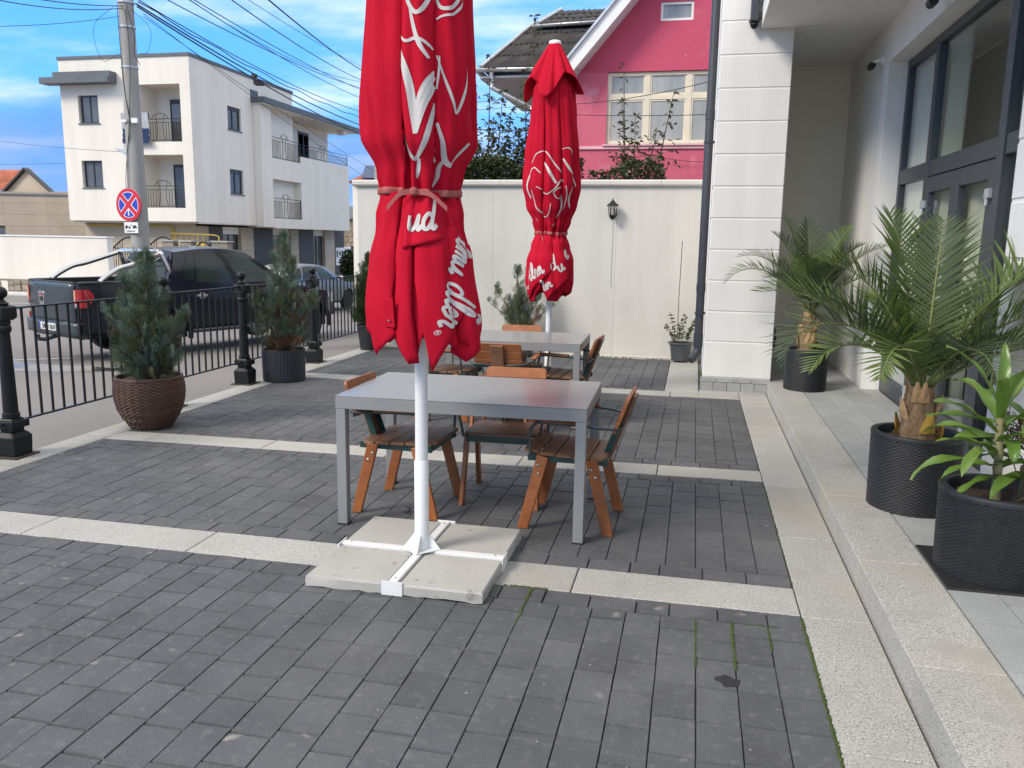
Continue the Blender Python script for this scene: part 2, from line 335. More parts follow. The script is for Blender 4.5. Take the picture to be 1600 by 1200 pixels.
# ------------------------------------------------------------------ ground and road
g = MB().add([(-3000, -3000, -1.12), (3000, -3000, -1.12), (3000, 3000, -1.12), (-3000, 3000, -1.12)], [(0, 1, 2, 3)]).build('ground', K['ground'])
tag(g, 'bare open ground reaching to the horizon', kind='structure')
xs = [-90, -70, -50, -40, -32, -26, -20, -15, -12, -9.78, -8.5, -7, -6, -4.78, -4.77, 4, 30, 60]; ys = [-25, -10, 0, 4, 8, 12, 16, 20, 24, 28, 32, 36, 45, 60, 90]
rd = MB().grid([[(x, y, terr(x, y)) for x in xs] for y in ys]).build('road', K['asphalt']); tag(rd, 'worn grey brown asphalt road beyond the iron fence', kind='structure')
def road_line(pts, w):
    a = catmull([(x, y, 0) for x, y in pts], 10); v = []
    for i, p in enumerate(a):
        d = (a[min(i + 1, len(a) - 1)] - a[max(i - 1, 0)]).normalized(); q = Vector((-d.y, d.x, 0)) * w / 2
        v.append([(e.x, e.y, terr(e.x, e.y) + .005) for e in (p - q, p + q)])
    return MB().grid(v)
o = road_line([(-24, 21.2), (-21.5, 22.3), (-19, 23.4), (-15, 25.2), (-12, 26.6)], .14).build('road_marking', K['line']); tag(o, 'faded white line painted along the far side of the road', kind='structure')
o = road_line([(-13.5, 9.3), (-11.5, 10.1), (-10.2, 11.2), (-9.2, 12.0)], .09).build('road_marking', K['line']); tag(o, 'thin pale line on the asphalt behind the pickup', kind='structure')
P = []
for i in range(28):
    a = i * 2 * PI / 28; k = 1 + .22 * math.sin(a * 3 + 1) + .12 * math.sin(a * 7); x, y = -9.7 + 1.9 * k * math.cos(a) + .3 * math.sin(a), 10.25 + .40 * k * math.sin(a) - .35 * math.cos(a); P.append((x, y, terr(x, y) + .004))
o = MB().add(P + [(-9.7, 10.25, terr(-9.7, 10.25) + .004)], [(i, (i + 1) % 28, 28) for i in range(28)]).build('wet_patch', K['wet']); tag(o, 'dark wet patch on the asphalt behind the pickup', kind='structure')
m = MB(); prev = None
for i, x in enumerate([-60, -45, -35, -30, -26, -22, -19]):
    pass
m.bx(-60, -19.2, 26.2, 28.2, -1.3, -.60)
o = m.build('pavement', K['line'], bevel=.02); tag(o, 'narrow pale pavement under the long white wall across the road', kind='structure')
o = MB().bx(-33, -14, 33.5, 35.2, -1.3, -.80).build('verge_bank', K['ground']); tag(o, 'low earth bank in front of the white apartment block', kind='structure')

# ------------------------------------------------------------------ terrace: granite bands, pavers, kerb
bed = MB().bx(-4.56, .84, .6, 11.60, -.16, -.020).build('paving_bed', K['bed']); tag(bed, 'sandy mossy joint bed under the dark terrace pavers', kind='structure')
kb = struct_root('granite_kerb', 'pale granite kerb carrying the black iron fence')
def slab(parent, x0, x1, y0, y1, z0=-.12, z1=0.0, g=.003, dl=0.0, dr=0.0, name='granite_slab'):
    m = MB().add([(x0 + g, y0 + g, z0), (x1 - g, y0 + g + dr, z0), (x1 - g, y1 - g + dr, z0), (x0 + g, y1 - g, z0),
                  (x0 + g, y0 + g, z1), (x1 - g, y0 + g + dr, z1), (x1 - g, y1 - g + dr, z1), (x0 + g, y1 - g, z1)],
                 [(3, 2, 1, 0), (4, 5, 6, 7), (0, 1, 5, 4), (1, 2, 6, 5), (2, 3, 7, 6), (3, 0, 4, 7)])
    return m.build(name, K['granite'], parent, bevel=.004)
y = .55
while y < 11.5:
    slab(kb, -4.78, -4.53, y, min(y + 1.02, 11.55), z1=.002 * rnd.uniform(0, 1)); y += 1.02
bands = struct_root('granite_band', 'pale granite bands crossing the dark terrace paving')
for (xl, xr, ya, yb, slope) in ((-4.53, .535, 3.573, 3.872, 0), (-4.53, .535, 5.545, 5.815, .0275), (-4.53, .535, 8.72, 9.02, .006)):
    cuts = [xl]; x = xr - 1.02 + (0 if ya < 4 else .3)
    inner = []
    while x > xl + .3: inner.append(x); x -= 1.0
    cuts += sorted(inner) + [xr]
    for a, b in zip(cuts, cuts[1:]):
        dy = slope * (a + 4.53)
        slab(bands, a, b, ya + dy, yb + dy, z1=rnd.uniform(.0, .002), dr=slope * (b - a))
bord = struct_root('granite_border', 'granite border along the entrance step')
for a, b in zip([.6, 1.6, 2.57, 3.567, 4.59, 5.59, 6.56, 7.5, 8.45, 9.0], [1.6, 2.57, 3.567, 4.59, 5.59, 6.56, 7.5, 8.45, 9.0, 9.23]):
    slab(bord, .535, .826, a, b, z1=rnd.uniform(0, .002))
slab(bord, .115, .535, 9.02, 9.23)
for a, b in zip([9.02, 9.95, 10.9], [9.95, 10.9, 11.5]): slab(bord, -.255, .115, a, b)
step = struct_root('entrance_step', 'pale granite step running along the building entrance')
for a, b in zip([.6, 1.95, 2.965, 3.985, 5.04, 6.02, 7.05, 8.1, 9.1], [1.95, 2.965, 3.985, 5.04, 6.02, 7.05, 8.1, 9.1, 9.24]):
    slab(step, .832, 1.145, a, b, z1=.13 + rnd.uniform(0, .002), g=.002, name='step_block')

paver_me = None
def make_paver():
    c = .02; m = MB()
    b = .5; t = .5 - .013; ty = .5 - .012
    lo = [(-b, -b, -1), (b, -b, -1), (b, b, -1), (-b, b, -1)]; mid = [(-b, -b, -.16), (b, -b, -.16), (b, b, -.16), (-b, b, -.16)]
    top = [(-t, -ty, 0), (t, -ty, 0), (t, ty, 0), (-t, ty, 0)]
    m.add(lo + mid + top, [(8, 9, 10, 11)] + [(i, (i + 1) % 4, 4 + (i + 1) % 4, 4 + i) for i in range(4)] + [(4 + i, 4 + (i + 1) % 4, 8 + (i + 1) % 4, 8 + i) for i in range(4)])
    return m.mesh('paver', K['paver'])
paver_me = make_paver()
def paving(label, xl, xr, y0, y1, limit=300):
    """y0, y1: functions of x; border rows of stretchers at both ends, running columns between"""
    root = struct_root('paving', label); P = []
    W_, BH = .1495, .138
    for fn, sgn in ((y0, 1), (y1, -1)):
        x = xr - .004
        while x > xl + .02:
            w = min(rnd.choice((.208, .208, .21, .145)), x - xl)
            yy = fn(x - w / 2) + sgn * (BH / 2 + .002); P.append((x - w / 2, yy, w - .004, BH - .004)); x -= w
    x = xr - .004; k = 0
    while x > xl + .03:
        w = min(W_, x - xl); xc = x - w / 2; y = y1(xc) - BH - .004; e = y0(xc) + BH + .004
        l = rnd.choice((.09, .12, .155, .19, .22))
        while y > e + .01:
            l = min(l, y - e)
            if y - l - e < .05: l = y - e
            P.append((xc, y - l / 2, w - .0026, l - .0080)); y -= l
            l = rnd.choice((.22, .22, .22, .225, .215, .16))
        x -= W_; k += 1
    seen = sorted((p for p in P if inview((p[0], p[1], 0), 30)), key=lambda p: p[0] ** 2 + p[1] ** 2)
    one = set(id(p) for p in seen[:limit]); rest = MB()
    for p in P:
        xc, yc, w, l = p; z = rnd.uniform(-.0016, .0012)
        if id(p) in one:
            inst('paver', paver_me, (xc + rnd.uniform(-.0007, .0007), yc, z), root, rz=rnd.uniform(-.006, .006), sc=(w, l, .05), rx=rnd.uniform(-.006, .006), ry=rnd.uniform(-.008, .008))
        else:
            rest.bx(xc - w / 2, xc + w / 2, yc - l / 2, yc + l / 2, -.05, z)
    if rest.v:
        o = rest.build('paver_field', K['paver'], root, recalc=False); o['kind'] = 'stuff'
paving('dark grey pavers in front of the parasol base', -4.53, .535, lambda x: .6, lambda x: 3.573)
paving('dark grey pavers under the nearer table', -4.53, .535, lambda x: 3.872, lambda x: 5.545 + .0275 * (x + 4.53))
paving('dark grey pavers between the two tables', -4.53, .535, lambda x: 5.815 + .0275 * (x + 4.53), lambda x: 8.72 + .006 * (x + 4.53))
paving('dark grey pavers at the foot of the cream wall', -4.53, -.255, lambda x: 9.02 + .006 * (x + 4.53), lambda x: 11.50)
tiles = struct_root('entrance_paving', 'blue grey stone tiles on the raised entrance platform')
MB().bx(1.145, 2.05, .6, 9.25, 0, .118).build('platform_bed', K['bed'], tiles); MB().bx(.86, 2.05, 9.25, 11.3, 0, .118).build('platform_bed', K['bed'], tiles)
tile_me = MB().bx(-.5, .5, -.5, .5, -1, 0).mesh('floor_tile', K['tile'])
def tile_rows(x0, x1, ya, yb):
    x = x0; k = 0
    while x < x1 - .03:
        w = min(.202, x1 - x); y = ya - (.2 if k % 2 else 0); k += 1
        while y < yb - .02:
            a, b = max(y, ya), min(y + .40, yb)
            if b - a > .03: inst('floor_tile', tile_me, (x + w / 2, (a + b) / 2, .130 + rnd.uniform(-.001, .001)), tiles, sc=(w - .004, b - a - .004, .02))
            y += .40
        x += .202
tile_rows(1.147, 1.93, .6, 9.24); tile_rows(.86, 1.77, 9.25, 11.2)
# moss cushions in the joints near the border
def moss(spots, label):
    m = MB()
    for (x0, y0, x1, y1, n, wd) in spots:
        for i in range(n):
            t = rnd.random(); r = rnd.uniform(.003, wd); x = x0 + (x1 - x0) * t + rnd.uniform(-.003, .003); yv = y0 + (y1 - y0) * t + rnd.uniform(-.003, .003)
            m.lathe([(r, -.004), (r * .8, r * .45), (r * .2, r * .7)], 6, (x, yv, 0), rot=rnd.random())
    return tag(m.build('moss', K['moss'], smooth=60), label, kind='stuff')
moss([(.532, 2.2, .532, 3.55, 260, .009), (.532, 3.9, .532, 5.6, 60, .006), (.2322, 3.02, .2322, 3.42, 90, .009), (.0828, 3.0, .0826, 3.42, 60, .008), (.3817, 3.2, .3817, 3.43, 40, .007), (.17, 3.43, .42, 3.432, 30, .007), (-.665, 3.44, -.665, 3.57, 50, .010), (-.665, 3.2, -.665, 3.44, 30, .008), (-.8, 3.572, -.6, 3.574, 40, .009), (.3, 5.62, .53, 5.64, 25, .006)], 'green moss growing in the paver joints beside the granite border')
o = MB()
for i in range(2600):
    x, y = rnd.uniform(-4.5, .1), rnd.uniform(11.52, 11.66)
    if i > 2000: x, y = rnd.uniform(-4.5, .1), rnd.uniform(11.50, 11.56)
    r = rnd.uniform(.008, .02); o.lathe([(r, -.01), (r * .9, r * .5), (r * .3, r * .8)], 5, (x, y, .02), rot=rnd.random() * 3)
o.bx(-4.53, .115, 11.51, 11.68, -.1, .022)
tag(o.build('gravel_strip', K['gravel'], smooth=50), 'pale gravel strip along the foot of the cream wall', kind='stuff')
stain = MB().add([(.20 + .055 * math.cos(a) * rr, 2.93 + .05 * math.sin(a) * rr, .0022) for a, rr in ((i * .45, rnd.uniform(.5, 1)) for i in range(14))], [tuple(range(14))]).build('tar_patch', K['blackpl']); tag(stain, 'small black tar blotch on the paving near the granite border', 'stain')

# ------------------------------------------------------------------ the white building on the right
B = empty('restaurant_building', 'white rusticated building with dark framed glass doors and a balcony above', 'building', (1.0, 9.3, 0))
bw = lambda m, name, mt, **k: m.build(name, K[mt], B, world=True, **k)
z = .155; edges = [.155] + [.551 + .331 * k for k in range(22)]
for a, b in zip(edges, edges[1:]):                    # pilaster: stacked rusticated blocks
    bw(MB().bx(.15, .87, 9.23, 9.95, a, b - .011), 'rusticated_block', 'white', bevel=.006)
bw(MB().bx(.156, .864, 9.237, 9.945, .1, 7.4), 'pilaster_core', 'white')
for k in range(5):                                   # stone plinth tiles
    x0 = .125 + k * .145
    bw(MB().bx(x0 + .002, x0 + .143, 9.215, 9.24, -.02, .095), 'plinth_tile', 'tile', bevel=.003)
for k in range(4):
    x0 = .125 + k * .181; bw(MB().bx(x0 + .002, x0 + .179, 9.215, 9.24, .099, .15), 'plinth_tile', 'tile', bevel=.003)
bw(MB().bx(.16, .30, 9.95, 11.70, -.1, 7.4), 'side_wall', 'white')
bw(MB().bx(.30, 1.95, 11.2, 11.4, -.1, 7.4), 'recess_back_wall', 'recess')
bw(MB().bx(.84, .86, 9.951, 11.2, -.1, 3.77), 'recess_side_wall', 'recess')
bw(MB().bx(1.76, 1.99, 9.06, 11.2, -.1, 3.9), 'recess_wall', 'white')
bw(MB().bx(1.76, 1.99, 5.35, 9.06, 3.38, 3.9), 'lintel', 'white')
edges = [.118] + [.551 + .331 * k for k in range(11)]
for a, b in zip(edges, edges[1:]):                    # near wall beyond the doors
    bw(MB().bx(1.76, 2.2, 1.6, 5.35, a, min(b - .014, 3.765)), 'rusticated_block', 'white', bevel=.008)
bw(MB().bx(1.767, 2.195, 1.605, 5.345, .1, 3.765), 'wall_core', 'white')
bw(MB().bx(.54, 4.5, .9, 9.225, 3.77, 4.02).bx(.872, 4.5, 9.225, 11.2, 3.77, 4.02), 'balcony_slab', 'white')
bw(MB().bx(.50, .62, .9, 9.22, 4.02, 5.1), 'balcony_parapet', 'white')
bw(MB().bx(1.95, 4.5, 1.6, 11.4, 4.021, 7.4), 'upper_wall', 'white')
# room behind the glass
bw(MB().bx(4.4, 4.5, 1.6, 9.4, .1, 3.77).bx(2.0, 4.4, 9.3, 9.4, .1, 3.77).bx(2.25, 4.4, 4.6, 4.7, .1, 3.77), 'room_wall', 'room')
bw(MB().bx(2.05, 4.4, 4.7, 9.3, .08, .12), 'room_floor', 'room')
# door unit, frame plane x = 1.94 .. 2.0
fx0, fx1 = 1.935, 2.0
def fr(name, y0, y1, z0, z1, dx=0.0): return bw(MB().bx(fx0 - dx, fx1 + .002 * dx, y0, y1, z0, z1), name, 'frame', bevel=.004)
YS = [9.06, 7.98, 6.15, 5.352]
fr('frame_post', 8.985, 9.058, .13, 3.378); fr('frame_post', 7.93, 8.03, .13, 3.30, .006); fr('frame_post', 6.09, 6.22, .13, 3.30, .012); fr('frame_post', 5.352, 5.43, .13, 3.378)
fr('head_rail', 5.43, 8.985, 3.302, 3.376)
fr('transom', 8.03, 8.985, 2.20, 2.335); fr('transom', 6.22, 7.93, 2.20, 2.335); fr('transom', 5.43, 6.09, 2.20, 2.335)
fr('bottom_rail', 8.03, 8.985, .132, .29); fr('bottom_rail', 5.43, 6.09, .132, .29)
for (a, b) in ((8.03, 8.985), (6.22, 7.93), (5.43, 6.09)):
    bw(MB().bx(1.966, 1.974, a - .01, b + .01, 2.33, 3.305), 'glass_pane', 'doorglass')
for (a, b) in ((8.03, 8.985), (5.43, 6.09)): bw(MB().bx(1.966, 1.974, a - .01, b + .01, .28, 2.21), 'glass_pane', 'doorglass')
def leaf_door(y0, y1, hinge_y):                       # one door leaf with its own frame, pane and handle
    d = bw(MB().bx(1.925, 1.985, y0, y0 + .10, .14, 2.19).bx(1.925, 1.985, y1 - .10, y1, .14, 2.19).bx(1.925, 1.985, y0 + .10, y1 - .10, 2.06, 2.19).bx(1.925, 1.985, y0 + .10, y1 - .10, .14, .32), 'door', 'frame', bevel=.004)
    MB().bx(1.952, 1.96, y0 + .09, y1 - .09, .31, 2.07).build('glass_pane', K['doorglass'], d, world=True)
    for hz in (.30, 1.12, 1.93):
        MB().bx(1.895, 1.925, hinge_y - .04, hinge_y + .04, hz, hz + .065).lathe([(.013, -.05), (.013, .0)], 10, (1.905, hinge_y, hz)).build('hinge', K['zinc'], d, world=True, bevel=.003)
    return d
d1 = leaf_door(7.09, 7.925, 7.90); d2 = leaf_door(6.225, 7.08, 6.25)
MB().tube([(1.90, 7.0, 1.05), (1.87, 7.0, 1.07), (1.87, 7.0, 1.5), (1.90, 7.0, 1.52)], .012, 8).build('handle', K['zinc'], d2, world=True)
def curtain(y0, y1, z0, z1, x, n, label):
    rows = []
    for zz in (z0, z0 + (z1 - z0) * .5, z1):
        rows.append([(x + .035 * math.sin(i * 2.1 + zz * .4) + .01 * math.sin(i * .7), y0 + (y1 - y0) * i / n, zz) for i in range(n + 1)])
    o = MB().grid(rows).build('curtain', K['curtain'], smooth=80, solid=.004); return tag(o, label, 'curtain', 'ivory curtains behind the entrance glazing')
curtain(8.40, 9.28, .15, 3.36, 2.05, 46, 'ivory curtain behind the glazing farthest into the recess')
curtain(7.55, 8.32, .15, 3.36, 2.05, 32, 'ivory curtain gathered behind the left door leaf')
curtain(5.92, 6.46, .15, 3.36, 2.05, 24, 'ivory curtain behind the narrow pane beside the near white wall')
curtain(6.85, 7.32, .15, 2.2, 2.06, 22, 'ivory curtain behind the right door leaf')
def camera_unit(x, y, z, label, wallx=1.76, s=1.0):
    c = empty('security_camera', label, 'camera', (wallx, y, z))
    MB().lathe([(.045 * s, 0), (.045 * s, -.02 * s), (.02 * s, -.03 * s)], 14, (0, 0, 0), 'x').build('wall_mount', K['wht'], c, smooth=40)
    MB().tube([(-.02, 0, 0), (-.07, .02, .0), (-.10 * s, .04, -.02)], .012, 8).build('arm', K['wht'], c)
    b = MB().lathe([(.0, -.02), (.035, -.015), (.036, .09), (.030, .10)], 16, (-.10 * s, .04, -.04), 'y').build('camera_body', K['blackpl'], c, smooth=40)
    return c
camera_unit(0, 9.33, 3.45, 'small black security camera on the recess wall beside the doors'); camera_unit(0, 7.05, 3.46, 'black security camera above the entrance lintel at the top edge', s=1.1)
# wall mounted dark fitting behind the pilaster, bracket pipe under the balcony, downpipe
t = empty('wall_fitting', 'dark rounded fitting low on the recess wall behind the white pilaster', 'wall fitting', (.86, 9.75, .55))
MB().lathe([(.02, .0), (.10, .01), (.135, .045), (.12, .075), (.05, .09)], 20, (0, 0, 0), 'x').build('dome', K['blackpl'], t, smooth=50); MB().lathe([(.145, 0), (.145, .02)], 20, (0, 0, 0), 'x').build('back_plate', K['iron'], t)
t = empty('rain_spout', 'short dark downpipe with a ball end beside the balcony corner', 'downpipe', (.465, 9.15, 3.8))
MB().bx(-.04, .04, -.04, .04, .03, .9).build('spout_pipe', K['frame'], t, bevel=.006); MB().bx(.04, .10, -.03, .03, .05, .11).bx(-.05, .05, -.05, .05, .02, .035).build('bracket', K['blackpl'], t)
MB().lathe([(.001, -.05), (.025, -.04), (.042, -.01), (.042, .005), (.02, .02)], 16).build('ball_end', K['iron'], t, smooth=60)
t = empty('drainpipe', 'long anthracite drainpipe down the corner of the white building', 'drainpipe', (.085, 9.72, 0))
MB().tube([(0, 0, 7.2), (0, 0, .42), (-.005, -.01, .36), (-.05, -.05, .30), (-.075, -.08, .27)], [.047, .047, .047, .047, .047], 16).build('pipe', K['frame'], t, smooth=50)
for zz in (1.05, 2.95, 4.9): MB().lathe([(.052, 0), (.052, .10)], 16, (0, 0, zz)).build('collar', K['frame'], t, smooth=50)
MB().lathe([(.053, 0), (.053, .16)], 16, (0, 0, .42)).build('collar', K['frame'], t, smooth=50)
for zz in (.8, 2.7, 4.6): MB().lathe([(.056, 0), (.056, .025)], 16, (0, 0, zz)).bx(.04, .08, -.02, .02, zz, zz + .025).build('clamp', K['frame'], t)

# ------------------------------------------------------------------ cream boundary wall
w = empty('boundary_wall', 'long cream rendered wall with a moulded coping behind the tables', 'wall', (-2.4, 11.8, 0))
jo = [-4.93, -2.86, -1.09, .158]
for a, b in zip(jo, jo[1:]): MB().bx(a + .001, b - .001, 11.70, 11.95, -.2, 2.36).build('wall_panel', K['cream'], w, world=True)
MB().bx(-4.92, .15, 11.71, 11.94, -.2, 2.35).build('wall_core', K['cream'], w, world=True)
for a, b in zip([-4.99, -3.9, -2.75, -1.6, -.5], [-3.9, -2.75, -1.6, -.5, .155]):
    MB().prism([(a + .002, yy, zz) for yy, zz in ((11.66, 2.362), (11.64, 2.385), (11.64, 2.43), (11.66, 2.45), (11.99, 2.45), (12.01, 2.43), (12.01, 2.385), (11.99, 2.362))], (b - a - .004, 0, 0)).build('coping_stone', K['granite'] if 0 else K['cream'], w, world=True)
t = empty('wall_lantern', 'black lantern lamp on the cream wall', 'lantern', (-1.14, 11.70, 1.88))
MB().lathe([(.045, 0), (.05, -.012), (.03, -.02)], 16, (0, -.0, .10), 'y').tube([(0, -.01, .10), (0, -.05, .06), (0, -.10, .03), (0, -.11, .05)], .012, 8).build('bracket', K['iron'], t, smooth=40)
MB().lathe([(.001, .0), (.03, .01), (.045, .04), (.05, .055)], 6, (0, -.11, .03)).build('base_cup', K['iron'], t)
MB().lathe([(.044, 0), (.058, .125)], 6, (0, -.11, .087), caps=False).build('lamp_glass', K['lampglass'], t)
mm = MB()
for k in range(6):
    a = k * PI / 3; mm.bar((.046 * math.cos(a), -.11 + .046 * math.sin(a), .085), (.061 * math.cos(a), -.11 + .061 * math.sin(a), .212), .007, .007)
mm.build('glazing_bar', K['iron'], t)
MB().lathe([(.088, 0), (.085, .008), (.035, .05), (.03, .055), (.022, .07), (.008, .08), (.008, .10), (.001, .105)], 6, (0, -.11, .212)).build('lamp_roof', K['iron'], t)
MB().lathe([(.012, 0), (.016, .04), (.003, .075)], 10, (0, -.11, .09)).build('bulb', K['wht'], t)
MB().tube([(0, -.006, .07), (.002, -.006, -.15), (0, -.006, -.9)], .003, 5).build('cable', K['zinc'], t)
# ------------------------------------------------------------------ iron fence: posts and railings
FX = -4.78
def sq(m, w0, w1, z0, z1): return m.lathe([(w0 * .7071, z0), (w1 * .7071, z1)], 4, rot=PI / 4)
def fence_post(y, label, h=1.22):
    p = empty('fence_post', label, 'post', (FX, y, 0), group='cast iron fence posts')
    sq(MB(), .23, .23, 0.0, .012).build('foot_plate', K['rust'], p)
    m = MB(); sq(m, .165, .175, .012, .15); sq(m, .175, .12, .15, .185); sq(m, .11, .11, .185, .215); m.build('base_block', K['iron'], p, bevel=.004)
    m = MB(); sq(m, .16, .16, .215, .268); sq(m, .12, .10, .268, .285); m.build('lower_collar', K['iron'], p, bevel=.004)
    MB().lathe([(.048, .285), (.058, .29), (.058, .32), (.050, .325), (.050, .36), (.040, .90), (.046, .905), (.052, .92), (.052, .945), (.044, .955), (.05, .965), (.05, .985), (.042, 1.0)], 18).build('shaft', K['iron'], p, smooth=50)
    m = MB(); sq(m, .10, .135, .99, 1.01); sq(m, .135, .135, 1.01, 1.085); sq(m, .135, .07, 1.085, 1.10); m.build('cap_block', K['iron'], p, bevel=.004)
    MB().lathe([(.045, 1.10), (.05, 1.11), (.028, 1.13), (.018, 1.145), (.03, 1.15), (.043, 1.165), (.047, 1.185), (.043, 1.205), (.03, 1.22), (.016, 1.228), (.001, 1.23)], 18).build('finial', K['iron'], p, smooth=50)
PY = [3.10, 4.92, 6.76, 8.12, 9.83, 11.45]
for y, lb in zip(PY[1:5], ('nearest cast iron fence post at the left edge of the terrace', 'cast iron fence post just behind the brown wicker planter', 'cast iron fence post left of the grey ribbed planter', 'farthest cast iron fence post right of the grey ribbed planter')):
    fence_post(y, lb)
barm = MB().bx(-.007, .007, -.007, .007, .26, 1.063).mesh('bar', K['iron'])
def railing(y0, y1, label):
    f = empty('fence_railing', label, 'railing', (FX, (y0 + y1) / 2, 0), group='iron railings between the posts'); h = (y1 - y0) / 2
    MB().bx(-.017, .017, -h, h, 1.063, 1.075).build('rail', K['iron'], f, bevel=.002); MB().bx(-.014, .014, -h, h, .245, .257).build('rail', K['iron'], f, bevel=.002)
    n = max(3, round(2 * h / .112))
    for i in range(1, n): inst('bar', barm, (0, -h + 2 * h * i / n, 0), f)
for a, b, lb in zip(PY, PY[1:], ('iron railing running out of the left edge of the photo', 'iron railing between the nearest post and the brown wicker planter', 'iron railing behind the brown wicker planter', 'iron railing behind the grey ribbed planter', 'farthest iron railing ending at the cream wall')):
    railing(a + .06, b - .06, lb)

# ------------------------------------------------------------------ tables
def table(x, y, rz, label):
    t = empty('dining_table', label, 'table', (x, y, 0), rz, 'grey glass topped tables'); w, d = 1.395, .86
    for sx in (-1, 1):
        for sy in (-1, 1):
            l = MB().cb((sx * (w / 2 - .029), sy * (d / 2 - .029), .335), (.056, .056, .67)).build('leg', K['tabm'], t, bevel=.003)
            MB().cb((sx * (w / 2 - .029), sy * (d / 2 - .029), .004), (.062, .062, .008)).build('foot_cap', K['blackpl'], l)
    m = MB(); m.bx(-w / 2, w / 2, -d / 2, -d / 2 + .03, .671, .735).bx(-w / 2, w / 2, d / 2 - .03, d / 2, .671, .735).bx(-w / 2, -w / 2 + .03, -d / 2 + .031, d / 2 - .031, .671, .735).bx(w / 2 - .03, w / 2, -d / 2 + .031, d / 2 - .031, .671, .735)
    m.build('apron', K['tabm'], t, bevel=.002)
    MB().bx(-w / 2 + .001, w / 2 - .001, -d / 2 + .001, d / 2 - .001, .7355, .744).build('table_top', K['tabg'], t, bevel=.002, seg=2)
table(-1.215, 4.60, R(1.2), 'nearer grey table with a glossy top behind the parasol base')
table(-1.62, 7.31, R(1.5), 'farther grey table in front of the cream wall')

# ------------------------------------------------------------------ chairs (front faces -y)
def make_chair(label):
    c = empty('garden_chair', label, 'chair', group='wooden slatted armchairs with green steel frames')
    for k in range(5):
        y = -.205 + k * .094; w = .46 if k else .44
        m = MB(); cr_ = .035 if k in (0, 4) else .006; y0, y1 = y - .044, y + .044
        zt = .452 + (.006 if k == 0 else 0) - k * .004
        if k == 0: poly = [(-w / 2 + cr_, y0), (w / 2 - cr_, y0), (w / 2, y0 + cr_), (w / 2, y1), (-w / 2, y1), (-w / 2, y0 + cr_)]
        elif k == 4: poly = [(-w / 2, y0), (w / 2, y0), (w / 2, y1 - cr_), (w / 2 - cr_, y1), (-w / 2 + cr_, y1), (-w / 2, y1 - cr_)]
        else: poly = [(-w / 2, y0), (w / 2, y0), (w / 2, y1), (-w / 2, y1)]
        m.prism([(a, b, zt - .02) for a, b in poly], (0, 0, .02)).build('seat_slat', K['woodseat'], c, bevel=.004)
    m = MB()
    for s in (-1, 1): m.bx(s * .205 - .004, s * .205 + .004, -.225, .225, .392, .428)
    m.bx(-.2, .2, -.215, -.207, .392, .428).bx(-.2, .2, .207, .215, .392, .428)
    m.build('seat_frame', K['green'], c)
    for s in (-1, 1):
        for f in (-1, 1):
            top = Vector((s * .222, f * .135, .425)); ft = Vector((s * .232, f * .242, .0)); d = (ft - top).normalized(); u = Vector((1, 0, 0)); v = d.cross(u).normalized()
            wv = v * .033; tu = u * .0125
            P = [top - wv - tu, top + wv - tu, top + wv + tu, top - wv + tu]; Q = []
            for p in ((-.9, -1), (.9, -1), (.9, 1), (-.9, 1)):
                q = ft + wv * p[0] + tu * p[1]; q = q - d * (q.z / d.z); Q.append(q)
            m = MB().add(P + Q, [(0, 1, 2, 3), (7, 6, 5, 4), (0, 4, 5, 1), (1, 5, 6, 2), (2, 6, 7, 3), (3, 7, 4, 0)])
            l = m.build('leg', K['wood'], c, bevel=.005, seg=2)
            for q in (.055, .10):
                p = top + d * q + v * (.012 if q < .08 else -.004)
                MB().lathe([(.008, 0), (.008, s * .004), (.004, s * .007)], 10, (p.x + s * .0125, p.y, p.z), 'x').build('bolt', K['chrome'], l)
    sy = lambda z: .20 + (z - .43) * .36
    MB().prism([(-.055, sy(.41) + .012, .41), (.055, sy(.41) + .012, .41), (.055, sy(.765) + .012, .765), (-.055, sy(.765) + .012, .765)], (0, .022, -.004)).build('back_board', K['woodseat'], c, bevel=.004)
    m = MB()
    for s in (-1, 1): m.bar((s * .066, sy(.40), .40), (s * .066, sy(.62), .62), .006, .035, (0, 1, 0))
    m.bar((-.21, sy(.585) + .008, .585), (.21, sy(.585) + .008, .585), .006, .03); m.build('back_bracket', K['green'], c)
    for k in range(3):
        z0 = .575 + k * .069; w = .40; cr_ = .02
        if k == 2: prof = [(-w / 2, z0), (w / 2, z0), (w / 2, z0 + .066 - cr_), (w / 2 - .006, z0 + .06), (w / 2 - cr_, z0 + .066), (-w / 2 + cr_, z0 + .066), (-w / 2 + .006, z0 + .06), (-w / 2, z0 + .066 - cr_)]
        else: prof = [(-w / 2, z0), (w / 2, z0), (w / 2, z0 + .0665), (-w / 2, z0 + .0665)]
        MB().prism([(a, sy(b) - .012, b) for a, b in prof], (0, .02, -.003)).build('back_slat', K['wood'], c, bevel=.003)
    for s in (-1, 1):
        pts = catmull([(s * .05, sy(.60) + .015, .592), (s * .20, sy(.60) + .02, .60), (s * .262, .20, .612), (s * .268, .08, .622), (s * .268, -.13, .626), (s * .268, -.175, .612), (s * .262, -.20, .57), (s * .23, -.205, .42)], 5)
        MB().tube(pts, .008, 8).build('arm_rail', K['steel'], c, smooth=60)
        MB().cb((s * .266, -.02, .637), (.048, .25, .016), rx=R(-1.5)).build('armrest', K['wood'], c, bevel=.006, seg=2)
    return c
ch0 = make_chair('wooden armchair at the left end of the nearer table')
def place(o, x, y, deg): o.location = (x, y, 0); o.rotation_euler = (0, 0, R(deg))
place(ch0, -1.63, 4.60, 90 - 3)
